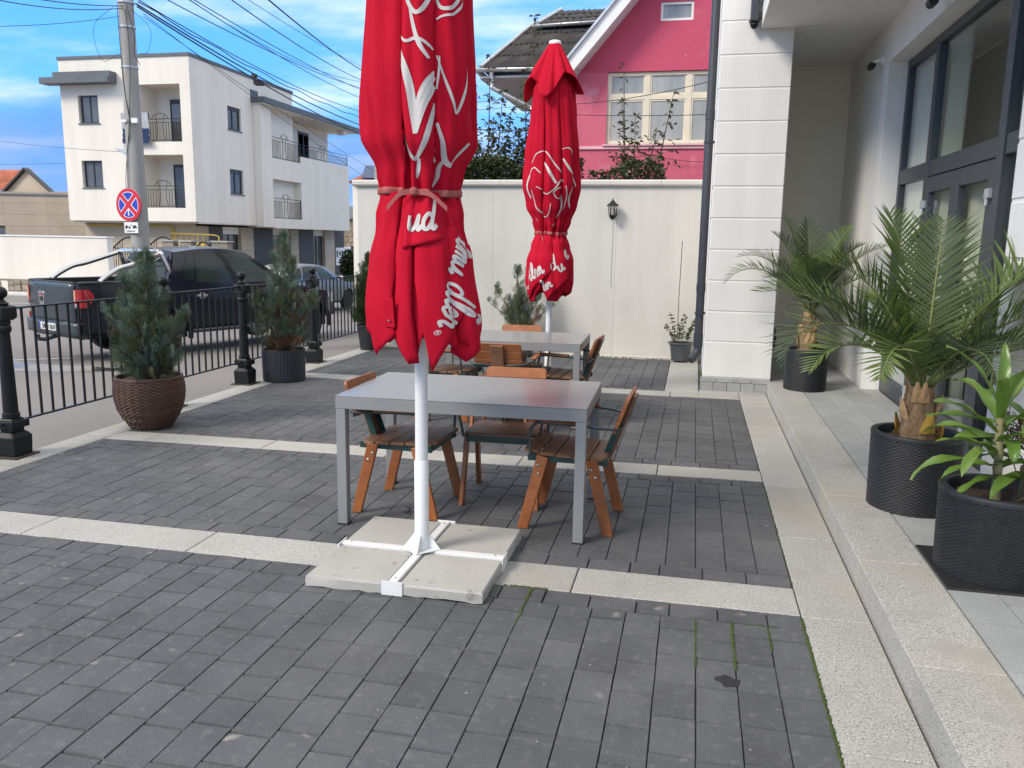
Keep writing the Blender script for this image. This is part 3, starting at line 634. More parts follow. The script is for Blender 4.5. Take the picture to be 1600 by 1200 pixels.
for x, y, a, lb in ((-.625, 4.585, -92, 'wooden armchair at the right end of the nearer table'), (-1.10, 4.93, 2, 'wooden armchair behind the nearer table facing the camera'),
                    (-1.54, 6.78, 181, 'wooden armchair seen from the back at the near side of the farther table'), (-1.10, 7.22, -94, 'wooden armchair at the right end of the farther table'),
                    (-2.14, 7.18, 84, 'wooden armchair at the left end of the farther table half behind the red parasol'), (-1.63, 7.66, 2, 'wooden armchair behind the farther table against the wall conifer')):
    c = copy_tree(ch0); c['label'] = lb; place(c, x, y, a)

# ------------------------------------------------------------------ closed red parasols
GLYPH = {
 'A': ([[(-.55, .12), (-.3, -.15), (.15, .25), (.75, 1.6), (1.0, 2.1), (1.02, 1.2), (1.1, .2), (1.4, .12)], [(.35, .72), (.8, .85), (1.3, .78)]], 1.42),
 'l': ([[(0, .2), (.35, .9), (.58, 1.75), (.45, 2.1), (.27, 1.7), (.2, .6), (.33, .05), (.62, .25)]], .60),
 'm': ([[(0, .3), (.2, .98), (.27, .8), (.22, 0)], [(.26, .55), (.5, 1.0), (.65, .8), (.6, 0)], [(.62, .55), (.86, 1.0), (1.0, .8), (.97, .15), (1.12, .0), (1.32, .25)]], 1.3),
 'd': ([[(.7, .85), (.4, 1.0), (.12, .6), (.17, .1), (.45, .02), (.72, .45)], [(.98, 2.1), (.8, 1.2), (.72, .25), (.88, .0), (1.1, .25)]], 1.06),
 'u': ([[(0, .95), (.03, .3), (.22, 0), (.5, .25), (.66, .95), (.63, .2), (.78, 0), (.98, .25)]], .96),
 'e': ([[(0, .4), (.35, .5), (.55, .8), (.35, 1.0), (.12, .7), (.12, .2), (.36, 0), (.7, .3)]], .66),
 'r': ([[(0, .2), (.14, .9), (.24, 1.12), (.32, .86), (.6, .86), (.5, .3), (.64, 0), (.9, .2)]], .8),
 'R': ([[(.9 * math.cos(a * PI / 6), .9 * math.sin(a * PI / 6)) for a in range(13)], [(-.25, -.45), (-.25, .45), (.2, .4), (.2, .1), (-.2, .02)], [(0, 0), (.3, -.45)]], 1.4),
}
def text_strokes(s, size, slant=.22):
    x = 0; out = []
    for chh in s:
        st, adv = GLYPH[chh]
        for q in st: out.append([((x + a + b * slant) * size, b * size) for a, b in q])
        x += adv
    return out
def ribbon(m, pts2, w, fn, taper=True, off=.004):
    a = catmull([(p[0], p[1], 0) for p in pts2], 7); n = len(a); rows = []
    for i, p in enumerate(a):
        d = (a[min(i + 1, n - 1)] - a[max(i - 1, 0)])
        d = d.normalized() if d.length > 1e-6 else Vector((1, 0, 0)); q = Vector((-d.y, d.x, 0)) * w * .5 * ((.55 + .45 * math.sin(PI * min(1, max(0, i / (n - 1))))) if taper else 1)
        rows.append([fn(*((p + q * k).xy), off) for k in (-1, -.35, .35, 1)])
    m.grid(rows)
def lobes(th, bounds, pw=3.2):
    """0 on a pleat's face, 1 in the valley at its start"""
    return pleat(th, bounds)[0]
def pleat(th, bounds):
    b = sorted(bounds); th = (th + 180) % 360 - 180
    for i in range(len(b)):
        lo = b[i]; hi = b[(i + 1) % len(b)] + (360 if i == len(b) - 1 else 0); t = th if th >= lo else th + 360
        if lo <= t < hi:
            q = (t - lo) / (hi - lo); w = hi - lo
            d = max(0, 1 - q * w / 20) ** 1.7 + (.30 * ((q - .90) / .10) ** 2 if q > .90 else 0) + .10 * (2 * q - 1) ** 2
            return d, min(11, w * .2) * (max(0, (q - .62) / .38)) ** 2      # the far edge of each pleat laps over the next
    return 0, 0
def lin(tab, z):
    for (a, b), (c, d) in zip(tab, tab[1:]):
        if z <= c: return b + (d - b) * max(0, (z - a) / (c - a))
    return tab[-1][1]
def interp(tab, z):
    if z <= tab[0][0]: return tab[0][1]
    for (a, b), (c, d) in zip(tab, tab[1:]):
        if z <= c:
            t = (z - a) / (c - a); t = t * t * (3 - 2 * t); return b + (d - b) * t
    return tab[-1][1]
def parasol(x, y, label, prof, bounds, skb, hem, flaps, strokes, texts, zt, rz0, flare=0, seed=0):
    root = empty('parasol', label, 'parasol', (x, y, 0), group='closed red parasols')
    cz = zt                                     # tie height
    def rad(th, z):                             # th degrees, body of the cloth above the strap
        r = interp(prof, z); d = (.27 if z < 2.9 else .27 - .17 * min(1, (z - 2.9) / .6)); lb = lobes(th + 6 * math.sin(z * 3 + seed), bounds)
        k = math.exp(-((z - cz) / .16) ** 2); g = .085 * k * math.sin(R(th) * 17 + 1.3 * math.sin(R(th) * 5 + seed)) + .022 * math.sin(R(th) * 9 + z * 5 + seed) + .075 * noise.noise((math.cos(R(th - z * 10)) * 2.6 + seed, math.sin(R(th)) * 2.2, z * 1.7))
        w = .045 * math.exp(-((z - cz - .22) / .25) ** 2) * math.sin(R(th) * 11 + z * 14) + .035 * (.5 - abs(noise.noise((math.cos(R(th)) * 3.1 + seed, math.sin(R(th)) * 3.1, z * .9 + 4)))) + .020 * math.sin(R(th) * 23 + 2 * math.sin(z * 2.3))
        return r * (1 - d * lb + g + w)
    def skr(th, z):                              # skirt below the strap
        r = interp(prof, z) * (1 + flare * max(0, cz - z) / .7 * math.exp(-(((th - rz0 - 58 + 180) % 360 - 180) / 30) ** 2)); lb = lobes(th + 8 * math.sin(z * 4 + seed * 2), skb)
        k = math.exp(-((z - cz) / .12) ** 2)
        return r * (1 - (.25 - .10 * min(1, (cz - z) / .75)) * lb + .075 * noise.noise((math.cos(R(th + z * 14)) * 2.6 + seed * 3, math.sin(R(th + z * 14)) * 2.6, z * 1.1)) * min(1, (cz - z) / .2 + .25) + .030 * math.sin(R(th) * 27 + 3 * math.sin(z * 9)) * math.exp(-(cz - z) / .16) + .018 * math.sin(R(th) * 14 + z * 16 + seed) + .07 * k * math.sin(R(th) * 17 + 1.3 * math.sin(R(th) * 5 + seed)) + .05 * noise.noise((math.cos(R(th)) * 2 + 9 + seed, math.sin(R(th)) * 2, z * 2)))
    P = lambda th, z, r: (r * math.cos(R(th)), r * math.sin(R(th)), z)
    tight = lambda z: 1 - .75 * math.exp(-((z - cz) / .10) ** 2)
    PB = lambda th, z, o=0: P(th + pleat(th + 6 * math.sin(z * 3 + seed), bounds)[1] * tight(z), z, rad(th, z) + o)
    PS = lambda th, z, o=0: P(th + pleat(th + 8 * math.sin(z * 4 + seed * 2), skb)[1] * tight(z), z, skr(th, z) + o)
    zs = [cz + (prof[-1][0] - cz) * i / 54 for i in range(55)]
    ths = [i - 180 for i in range(360)]
    cl = MB().grid([[PB(t, z) for t in ths] for z in zs], closed=True).build('canopy', K['cloth'], root, smooth=180)
    rows = []
    for i in range(23):
        q = i / 22; rows.append([PS(t, cz - (cz - hem(t)) * q) for t in ths])
    MB().grid(rows, closed=True).build('skirt', K['cloth'], root, smooth=180, solid=.003)
    for (t0, t1, ztop, low, off) in flaps:        # loose hem flaps lying over the skirt
        rows = []
        for i in range(15):
            q = i / 14; row = []
            for j in range(19):
                u = j / 18; t = t0 + (t1 - t0) * u; zb = low(u); z = ztop - (ztop - zb) * q
                row.append(P(t, z, skr(t, z) * .45 + interp(prof, z) * .55 + off * (.25 + .75 * q) * (math.sin(PI * u) ** .6 + .15)))
            rows.append(row)
        f = MB().grid(rows).build('hem_flap', K['cloth'], root, smooth=180, solid=.003)
    def on_body(u, v, off):
        return PB(u, v, off)
    def on_skirt(u, v, off):
        r = skr(u, v); hit = False
        for (t0, t1, ztop, low, o2) in flaps:
            if t0 <= u <= t1:
                uu = (u - t0) / (t1 - t0); zb = low(uu)
                if zb - .01 <= v <= ztop:
                    q = (ztop - v) / (ztop - zb); r = max(r, skr(u, v) * .45 + interp(prof, v) * .55 + o2 * (.25 + .75 * q) * (math.sin(PI * uu) ** .6 + .15) + .002); hit = True
        return P(u, v, r + off) if hit else PS(u, v, off)
    m = MB()
    for w, pts in strokes: ribbon(m, [(a * 57.3, b) for a, b in [(p[0] / 57.3, p[1]) for p in pts]], w, on_body) if 0 else ribbon_deg(m, pts, w, on_body)
    if m.v: m.build('printed_drawing', K['print'], root, recalc=False)
    for s, size, u0, v0, ang, w in texts:         # u0 degrees, v0 height; text runs at angle ang on the cloth
        m = MB(); ca, sa = math.cos(R(ang)), math.sin(R(ang)); rr = .24
        for st in text_strokes(s, size):
            ribbon(m, [(a * ca - b * sa, a * sa + b * ca) for a, b in st], w * size, lambda a, b, off: on_skirt(u0 + a / rr * 57.3, v0 + b, off), taper=False, off=.0035)
        m.build('printed_lettering', K['print'], root, recalc=False)
    rows = []
    for dz in (-.016, -.006, .006, .016): rows.append([P(t, cz + dz + .006 * math.sin(R(t) * 2), rad(t, cz) * (1.0) + .006 + .004 * math.cos(dz * 90)) for t in ths])
    MB().grid(rows, closed=True).build('strap', K['tie'], root, smooth=120, solid=.003)
    kx = P(rz0, cz, rad(rz0, cz) + .014); kn = MB().lathe([(.001, -.02), (.018, -.012), (.02, 0), (.018, .012), (.001, .02)], 10, kx)
    out = Vector((math.cos(R(rz0)), math.sin(R(rz0)), 0)); sd_ = Vector((-out.y, out.x, 0)); kv = Vector(kx)
    for s, ln in ((-1, .12), (1, .15)):
        a = [kv, kv + sd_ * s * ln * .5 + Vector((0, 0, -.012)) + out * .012, kv + sd_ * s * ln + Vector((0, 0, -.075)) + out * .008]; c = catmull(a, 5)
        kn.grid([[tuple(p + Vector((0, 0, -.012))), tuple(p + Vector((0, 0, .012)))] for p in c])
    kn.build('strap_knot', K['tie'], root, recalc=False)
    return root, rad, P
def ribbon_deg(m, pts, w, fn):                    # pts in (degrees, z): widths kept metric
    rr = .26
    ribbon(m, [(a * rr / 57.3, b) for a, b in pts], w, lambda a, b, off: fn(a / rr * 57.3, b, off), off=.003)
def stand(root, pole_top, zsl=.9, knob_dir=1):
    MB().lathe([(.031, .52), (.031, pole_top)], 20).build('pole', K['pole'], root, smooth=50)
    MB().lathe([(.036, .07), (.036, .522), (.033, .526)], 20).build('pole_sleeve', K['pole'], root, smooth=50)
    MB().lathe([(.006, 0), (.006, -.03), (.016, -.031), (.02, -.045), (.018, -.06), (.001, -.062)], 12, (-.030, -.004, .26), 'x').build('clamp_knob', K['blackpl'], root, smooth=40)

# nearer parasol
pr1 = [(.95, .245), (1.0, .25), (1.25, .262), (1.5, .238), (1.70, .202), (1.81, .176), (1.9, .195), (2.05, .258), (2.25, .266), (2.7, .240), (3.1, .18), (3.25, .165), (3.55, .07)]
def hem1(t):
    a = (t + 71 + 180) % 360 - 180
    pts = [(-180, 1.12), (-140, 1.03), (-100, 1.12), (-68, 1.09), (-56, 1.015), (-46, 1.05), (-36, 1.115), (-26, 1.06), (-14, .985), (-6, .99), (0, 1.10), (12, 1.13), (36, 1.03), (45, .99), (56, 1.05), (70, 1.16), (110, 1.03), (150, 1.12), (180, 1.12)]
    return lin(pts, a) + .055
fl1 = [(-78, -20, 1.66, lambda u: lin([(0, 1.42), (.28, 1.005), (.42, 1.08), (1, 1.36)], u), .030),
       (-92, -40, 1.80, lambda u: lin([(0, 1.56), (.3, 1.575), (1, 1.61)], u), .022),
       (-34, 12, 1.58, lambda u: lin([(0, 1.14), (.5, 1.09), (.85, 1.24), (1, 1.36)], u), .035)]
D0 = -71
st1 = [(.017, [(D0 - 24, 2.70), (D0 - 17, 2.66), (D0 - 11, 2.58), (D0 - 3, 2.545), (D0 + 5, 2.60), (D0 + 9, 2.70)]), (.016, [(D0 - 11, 2.59), (D0 - 7, 2.50), (D0 - 2, 2.42), (D0 + 4, 2.36)]), (.014, [(D0 - 22, 2.46), (D0 - 14, 2.43), (D0 - 6, 2.44), (D0 + 1, 2.43), (D0 + 7, 2.40)]),
       (.036, [(D0 - 22, 2.40), (D0 - 16, 2.33), (D0 - 10, 2.24), (D0 - 7, 2.14), (D0 - 5, 2.05)]), (.040, [(D0 - 5, 2.06), (D0 - 1, 2.17), (D0 + 4, 2.25), (D0 + 9, 2.31)]), (.018, [(D0 - 20, 2.06), (D0 - 14, 1.98), (D0 - 6, 1.95), (D0 + 1, 2.0), (D0 + 5, 2.09), (D0 + 8, 2.18)]),
       (.016, [(D0 + 17, 2.72), (D0 + 20, 2.60), (D0 + 27, 2.575), (D0 + 38, 2.60), (D0 + 47, 2.68), (D0 + 52, 2.78)]), (.011, [(D0 + 18, 2.53), (D0 + 24, 2.545), (D0 + 36, 2.56), (D0 + 48, 2.62), (D0 + 55, 2.72)]), (.014, [(D0 + 22, 2.66), (D0 + 32, 2.70), (D0 + 42, 2.77)]),
       (.013, [(D0 + 17, 2.38), (D0 + 25, 2.29), (D0 + 33, 2.20), (D0 + 39, 2.15), (D0 + 45, 2.25), (D0 + 50, 2.36)]), (.012, [(D0 + 16, 2.24), (D0 + 19, 2.32), (D0 + 20, 2.38)]), (.021, [(D0 + 17, 2.10), (D0 + 24, 2.02), (D0 + 31, 1.945), (D0 + 40, 1.93), (D0 + 50, 1.97), (D0 + 58, 2.03)]),
       (.020, [(D0 + 30, 1.95), (D0 + 27, 1.92), (D0 + 26, 1.87), (D0 + 22, 1.835)]), (.016, [(D0 + 10, 1.99), (D0 + 16, 1.965), (D0 + 22, 1.94)]), (.024, [(D0 - 2, 1.95), (D0 - 3, 1.91), (D0 - 5, 1.87)])]
tx1 = [('dler', .064, -43, 1.42, -106, .24), ('R', .012, -57, 1.19, -20, .22), ('lmu', .060, -27, 1.62, -110, .25), ('ud', .066, -86, 1.64, 4, .28), ('r', .055, -17, 1.27, -95, .27)]
p1, rad1, P1 = parasol(-1.27, 3.76, 'big closed red parasol in front of the nearer table', pr1, [-166, -95, -57, 4, 66, 126], [-148, -104, -78, -36, -8, 30, 75, 128], hem1, fl1, st1, tx1, 1.81, -80, flare=.20, seed=1)
stand(p1, 3.58)
# small buttoned tab on the skirt
tb = MB(); a = D0 - 33
for k in range(1): tb.cb(P1(a, 1.27, .262), (.05, .006, .13), rz=R(a + 90), rx=R(6))
tab = tb.build('fabric_tab', K['cloth'], p1, bevel=.002); MB().lathe([(.006, 0), (.006, .006), (.001, .008)], 10, P1(a, 1.235, .266)).build('snap_button', K['chrome'], tab)
bf = MB()                                        # cross frame of the base
for s in (-1, 1):
    bf.bx(s * .02 if s > 0 else -.425, .425 if s > 0 else -.02, -.022, .022, .028, .064); bf.bx(-.022, .022, .02 if s > 0 else -.425, .425 if s > 0 else -.02, .028, .064)
base = bf.bx(-.02, .02, -.02, .02, .028, .064).build('base_cross', K['pole'], p1, bevel=.003)
for k in range(4):
    a = k * PI / 2; c_, s_ = math.cos(a), math.sin(a)
    MB().cb((.428 * c_, .428 * s_, .034), (.005, .10, .066), rz=a).build('end_plate', K['pole'], base)
    MB().lathe([(.006, .064), (.006, .068)], 8, (.38 * c_, .38 * s_, 0)).build('bolt', K['zinc'], base)
    MB().prism([(c_ * .036, s_ * .036, .07), (c_ * .095, s_ * .095, .07), (c_ * .036, s_ * .036, .15)], (-s_ * .006, c_ * .006, 0)).build('gusset', K['pole'], base)
MB().lathe([(.10, .065), (.10, .071)], 4).build('base_plate', K['pole'], base, bevel=.002)
nm = {(-1, -1): 'near left', (1, -1): 'near right', (-1, 1): 'far left', (1, 1): 'far right'}
def ragged_slab(x, y, w, h, lb):
    n = 9; m = MB(); per = []
    for (ax, ay, bx_, by) in ((-1, -1, 1, -1), (1, -1, 1, 1), (1, 1, -1, 1), (-1, 1, -1, -1)):
        for k in range(n): t = k / n; per.append((x + w / 2 * (ax + (bx_ - ax) * t), y + w / 2 * (ay + (by - ay) * t)))
    bot = [(px + rnd.uniform(-.003, .003), py + rnd.uniform(-.003, .003), max(.001, rnd.gauss(.003, .003))) for px, py in per]
    m.add(bot + [(a, b, h - .008) for a, b in per] + [(x + (a - x) * .965, y + (b - y) * .965, h) for a, b in per],
          [tuple(range(4 * n, -1, -1))[1:]] + [(i, (i + 1) % (4 * n), 4 * n + (i + 1) % (4 * n), 4 * n + i) for i in range(4 * n)] + [(4 * n + i, 4 * n + (i + 1) % (4 * n), 8 * n + (i + 1) % (4 * n), 8 * n + i) for i in range(4 * n)] + [tuple(range(8 * n, 12 * n))])
    return tag(m.build('concrete_slab', K['conc'], smooth=40), lb, 'slab', 'concrete weight slabs on the parasol base')
for (sx, sy), q in nm.items():
    ragged_slab(-1.27 + sx * .2265, 3.76 + sy * .2265, .398, .056 + rnd.uniform(-.002, .002), 'pale concrete weight slab at the %s corner of the parasol base' % q)

# farther parasol
pr2 = [(.95, .20), (1.2, .245), (1.4, .238), (1.55, .195), (1.68, .150), (1.8, .185), (1.95, .245), (2.14, .285), (2.45, .262), (2.83, .225), (3.05, .205), (3.3, .11), (3.5, .05)]
def hem2(t):
    a = (t + 80 + 180) % 360 - 180
    return lin([(-180, 1.10), (-120, 1.0), (-70, .99), (-50, 1.0), (-25, 1.14), (-5, 1.01), (25, 1.0), (38, 1.10), (60, 1.04), (100, 1.14), (140, 1.02), (180, 1.10)], a)
E0 = -80
fl2 = [(E0 - 75, E0 + 12, 1.66, lambda u: lin([(0, 1.0), (.25, 1.06), (.75, 1.25), (1, 1.34)], u), .022), (E0 - 5, E0 + 72, 1.62, lambda u: lin([(0, 1.02), (.3, 1.12), (.9, 1.34), (1, 1.42)], u), .030)]
st2 = [(.012, [(E0 - 48, 2.36), (E0 - 38, 2.44), (E0 - 26, 2.47), (E0 - 12, 2.45), (E0 + 2, 2.36), (E0 + 14, 2.26), (E0 + 24, 2.18)]), (.026, [(E0 - 24, 2.38), (E0 - 12, 2.32), (E0 - 2, 2.24), (E0 + 6, 2.16)]), (.012, [(E0 + 22, 2.49), (E0 + 36, 2.50), (E0 + 47, 2.42), (E0 + 54, 2.28), (E0 + 60, 2.14)]),
       (.024, [(E0 + 24, 2.40), (E0 + 34, 2.32), (E0 + 44, 2.25)]), (.011, [(E0 - 52, 2.24), (E0 - 46, 2.30), (E0 - 38, 2.31), (E0 - 30, 2.26)]), (.012, [(E0 - 46, 2.10), (E0 - 44, 2.0), (E0 - 38, 1.92), (E0 - 28, 1.86), (E0 - 16, 1.84), (E0 - 6, 1.88), (E0 - 2, 1.97)]),
       (.014, [(E0 + 14, 2.12), (E0 + 22, 2.04), (E0 + 25, 1.95), (E0 + 20, 1.86), (E0 + 10, 1.79), (E0 + 2, 1.75)]), (.011, [(E0 - 34, 2.13), (E0 - 22, 2.08), (E0 - 8, 2.06), (E0 + 4, 2.11), (E0 + 12, 2.20)]), (.011, [(E0 + 2, 2.07), (E0 + 10, 2.12), (E0 + 17, 2.10), (E0 + 16, 2.03), (E0 + 7, 2.02), (E0 + 2, 2.07)]),
       (.013, [(E0 - 66, 2.26), (E0 - 70, 2.12), (E0 - 66, 1.98), (E0 - 58, 1.88)]), (.014, [(E0 - 60, 2.16), (E0 - 55, 2.04), (E0 - 57, 1.92), (E0 - 52, 1.80)]), (.012, [(E0 + 44, 2.14), (E0 + 38, 2.05), (E0 + 40, 1.96), (E0 + 46, 1.88)]), (.012, [(E0 + 28, 2.14), (E0 + 33, 2.02), (E0 + 31, 1.90)])]
tx2 = [('Alm', .074, E0 - 58, 1.15, 38, .25), ('d', .066, E0 + 4, 1.31, 30, .25), ('u', .062, E0 + 22, 1.30, 34, .30), ('e', .085, E0 + 38, 1.42, 20, .27), ('ler', .05, E0 - 14, 1.10, 36, .31)]
p2, rad2, P2 = parasol(-1.45, 8.42, 'closed red parasol with a white tip in front of the pink house', pr2, [-150, -112, -72, -38, 15, 70, 130], [-140, -108, -70, -30, 10, 60, 110, 160], hem2, fl2, st2, tx2, 1.68, -150, seed=4)
stand(p2, 3.50)
rows = []                                        # vent hood at the top
vh = lambda t: .30 * (.78 + .22 * abs(math.cos(R(t * 2 + 20)))) * (1 - .12 * lobes(t, [-160, -125, -84, -52, 0, 50, 110]))
for q in [i / 16 for i in range(17)]:
    rows.append([P2(t, 3.53 - (.43 + .09 * math.cos(R(t * 4 + 40)) + .05 * math.sin(R(t * 3))) * q ** .95, .042 + (vh(t) * 1.04 - .042) * (q ** .92) * (1 - .16 * q * lobes(t, [-160, -125, -84, -52, 0, 50, 110]))) for t in [i * 3 for i in range(120)]])
MB().grid(rows, closed=True).build('vent_hood', K['cloth'], p2, smooth=180, solid=.003)
MB().lathe([(.058, 3.505), (.062, 3.525), (.05, 3.54), (.001, 3.545)], 16).build('tip_cap', K['wht'], p2, smooth=60)
MB().bx(-.42, .42, -.022, .022, .028, .064).bx(-.022, .022, -.42, .42, .0285, .0645).build('base_cross', K['pole'], p2, bevel=.003)
for (sx, sy), q in nm.items(): ragged_slab(-1.45 + sx * .2265, 8.42 + sy * .2265, .398, .056, 'concrete weight slab at the %s corner of the farther parasol base' % q)
# ------------------------------------------------------------------ foliage helpers
def leaf_spray(rg, L=.2, n=9):
    """flat feathery conifer spray along +Z: list of triangles"""
    T = []
    def needle(p, d, l, w):
        s = Vector((d.z, rg.uniform(-.5, .5), -d.x)).normalized() * w; T.append((p - s, p + s, p + d * l))
    for k in range(n):
        t = (k + .6) / n
        for s in (-1, 1):
            p = Vector((0, rg.uniform(-.006, .006), L * t * .93)); d = Vector((s * .75, rg.uniform(-.3, .3), .75)).normalized(); l = L * (.46 * (1 - t) + .14) * rg.uniform(.75, 1.15)
            needle(p, d, l, .0032)
            for q in (.3, .55, .78):
                b = p + d * l * q; e = Vector((s * rg.uniform(-.15, .5), rg.uniform(-.4, .4), 1)).normalized(); needle(b, e, l * .42, .0028)
                e = Vector((s * 1.0, rg.uniform(-.4, .4), .15)).normalized(); needle(b, e, l * .36, .0028)
    needle(Vector((0, 0, L * .8)), Vector((0, 0, 1)), L * .28, .004); needle(Vector((0, 0, 0)), Vector((0, 0, 1)), L, .003)
    return T
_rg = random.Random(3); SPRAYS = [leaf_spray(_rg) for _ in range(7)]
def frame_z(d, roll):
    d = d.normalized(); a = Vector((0, 0, 1)) if abs(d.z) < .95 else Vector((1, 0, 0)); x = a.cross(d).normalized(); y = d.cross(x)
    return Matrix((x * math.cos(roll) + y * math.sin(roll), y * math.cos(roll) - x * math.sin(roll), d)).transposed()
def put(m, tri, p, d, roll, s):
    M = frame_z(d, roll) * 1.0; o = len(m.v)
    for t in tri:
        for v in t: q = M @ (v * s); m.v.append((p.x + q.x, p.y + q.y, p.z + q.z))
    m.f += [(o + 3 * i, o + 3 * i + 1, o + 3 * i + 2) for i in range(len(tri))]
def conifer(root, z0, leaders, seed, mats=('conif', 'conifb', 'conifbr', 'conify'), dens=1.0, dead=.10, gaps=True):
    """leaders: (x, y, ztop, base radius, lean x)"""
    rg = random.Random(seed); ms = [MB(), MB(), MB(), MB()]; br = MB()
    for (lx, ly, zt, rad_, lean) in leaders:
        H = zt - z0; n = int(120 * dens * (rad_ / .2) ** 1.2 * H); ph = rg.uniform(0, 6)
        ax = lambda t: Vector((lx * (.25 + .75 * t) + lean * t * t, ly * (.25 + .75 * t), z0 + H * t))
        br.tube([ax(q) for q in (0, .25, .5, .75, .97)], [.012, .010, .007, .005, .002], 6)
        for i in range(n):
            t = rg.random() ** .85; env = rad_ * (1 - t) ** .7 * (.45 + .55 * min(1, t / .16 + .35)) * (1 + .30 * math.sin(5 * t * 6 + ph) * .5)
            a = rg.uniform(0, 2 * PI); u = rg.random() ** .5
            if gaps and noise.noise((math.cos(a) * 1.6 + seed, math.sin(a) * 1.6 + lx * 5, t * 4)) < -.22 and t < .85: continue
            o = Vector((math.cos(a), math.sin(a), 0)); p = ax(t) + o * env * u * .75; d = o * (.75 * u + .15) + Vector((0, 0, .55 + .9 * t)) + Vector((rg.uniform(-.25, .25), rg.uniform(-.25, .25), rg.uniform(-.1, .2)))
            s = rg.uniform(.6, 1.25) * (.6 + .4 * (1 - t)) * (rad_ / .26) ** .35
            pd = noise.noise((p.x * 5 + seed, p.y * 5, p.z * 5))
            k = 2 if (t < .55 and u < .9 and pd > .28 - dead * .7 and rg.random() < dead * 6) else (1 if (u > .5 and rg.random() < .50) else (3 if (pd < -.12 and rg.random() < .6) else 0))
            put(ms[k], rg.choice(SPRAYS), p, d, rg.uniform(0, 6.3), s)
            if i % 3 == 0: br.tube([ax(max(0, t - .12)), p], .0032, 4, caps=False)
    for m_, k, nm_ in zip(ms, mats, ('foliage', 'foliage', 'dead_foliage', 'foliage')):
        if m_.v: m_.build(nm_, K[k], root, recalc=False)
    br.build('stem', K['bark'], root)
def soil_disc(root, r, z, seed=0):
    rg = random.Random(seed); m = MB(); rings = [[(0, 0, z + .01)] * 20]
    for q in (.3, .6, .85, 1): rings.append([(r * q * math.cos(k * PI / 10), r * q * math.sin(k * PI / 10), z + rg.uniform(-.008, .012)) for k in range(20)])
    return m.grid(rings, closed=True).build('soil', K['soil'], root, smooth=60)

# brown wicker planter: woven strands as geometry
t = empty('potted_conifer', 'bushy conifer in a round brown wicker planter', 'potted plant', (-4.44, 6.02, 0))
prof = [(.160, 0), (.185, .04), (.225, .10), (.258, .17), (.276, .25), (.282, .31), (.278, .37), (.268, .42), (.262, .43)]
def pr_at(z): return interp([(b, a) for a, b in prof], z)
m = MB(); nrow, nst = 31, 52
for i in range(nrow):
    z = .008 + i * .0137; rows = []
    for dz in (-.0062, -.003, .003, .0062):
        rows.append([((pr_at(z) + (.0035 * (1 if (k // 2 + i) % 2 else -1) * (1 if k % 2 else .4)) + (.002 if abs(dz) < .005 else -.003)) * math.cos(k * PI / nst), (pr_at(z) + (.0035 * (1 if (k // 2 + i) % 2 else -1) * (1 if k % 2 else .4)) + (.002 if abs(dz) < .005 else -.003)) * math.sin(k * PI / nst), z + dz) for k in range(2 * nst)])
    m.grid(rows, closed=True)
m.build('woven_pot', K['brownpot'], t, smooth=60)
m = MB()
for k in range(26):
    a = k * 2 * PI / 26; m.tube([((r + .001) * math.cos(a), (r + .001) * math.sin(a), z) for r, z in prof], .004, 5)
m.lathe([(r - .008, z) for r, z in prof], 32, caps=False); m.build('rib', K['brownpot'], t)
MB().lathe([(.262, .424), (.272, .43), (.268, .442), (.250, .44), (.246, .40)], 36, caps=False).build('rim', K['brownpot'], t, smooth=60)
soil_disc(t, .25, .405)
conifer(t, .40, [(0.0, 0, 1.43, .22, .03), (-.10, -.02, 1.22, .20, -.06), (.12, .05, 1.12, .20, .05), (-.20, 0, .98, .20, -.13), (.22, -.04, .92, .20, .14), (.02, -.16, .98, .22, 0), (-.05, .15, 1.05, .2, 0), (.30, .0, .98, .13, .10)], 11, dens=1.35)
t = empty('potted_conifer', 'conifer with brown patches in a grey ribbed planter', 'potted plant', (-4.50, 8.48, 0))
m = MB(); rows = []
for z, q in ((0, .95), (.015, .97), (.345, 1.0), (.36, 1.005), (.36, .95), (.30, .93)): rows.append([((.238 * q + (.0035 if (k % 4 < 2 and .95 < q < 1.003) else 0)) * math.cos(k * 2 * PI / 176), (.238 * q + (.0035 if (k % 4 < 2 and .95 < q < 1.003) else 0)) * math.sin(k * 2 * PI / 176), z) for k in range(176)])
m.grid(rows, closed=True).build('ribbed_pot', K['ribpot'], t); soil_disc(t, .225, .32)
conifer(t, .33, [(0.03, 0, 1.60, .20, .02), (-.05, .03, 1.40, .20, -.04), (.11, 0, 1.32, .19, .04), (-.22, 0, 1.0, .22, -.16), (.24, 0, .98, .2, .15), (0, -.16, 1.0, .2, 0), (.30, .02, .92, .13, .14), (-.16, -.1, .84, .16, -.06)], 23, dens=.95, dead=.22)
t = empty('potted_conifer', 'spreading conifer in front of the cream wall behind the farther table', 'potted plant', (-2.33, 11.28, .02))
MB().lathe([(.16, 0), (.20, .33), (.215, .34), (.215, .37), (.195, .37), (.19, .30)], 28, caps=False).build('pot', K['greypot'], t, smooth=40); soil_disc(t, .19, .33)
conifer(t, .34, [(-.07, 0, 1.20, .16, 0), (.09, 0, 1.14, .17, .03), (-.22, 0, .92, .17, -.16), (.26, 0, .72, .13, .24), (0, -.12, .86, .2, 0), (-.30, 0, .74, .13, -.2), (.14, .06, .8, .2, .1)], 31, dens=1.0, dead=.28)
t = empty('potted_shrub', 'slim green thuja in a black pot at the left end of the cream wall', 'potted plant', (-4.60, 11.26, 0))
MB().lathe([(.13, 0), (.17, .34), (.18, .345), (.18, .37), (.16, .37), (.155, .3)], 24, caps=False).build('pot', K['blackpot'], t, smooth=40); soil_disc(t, .15, .32)
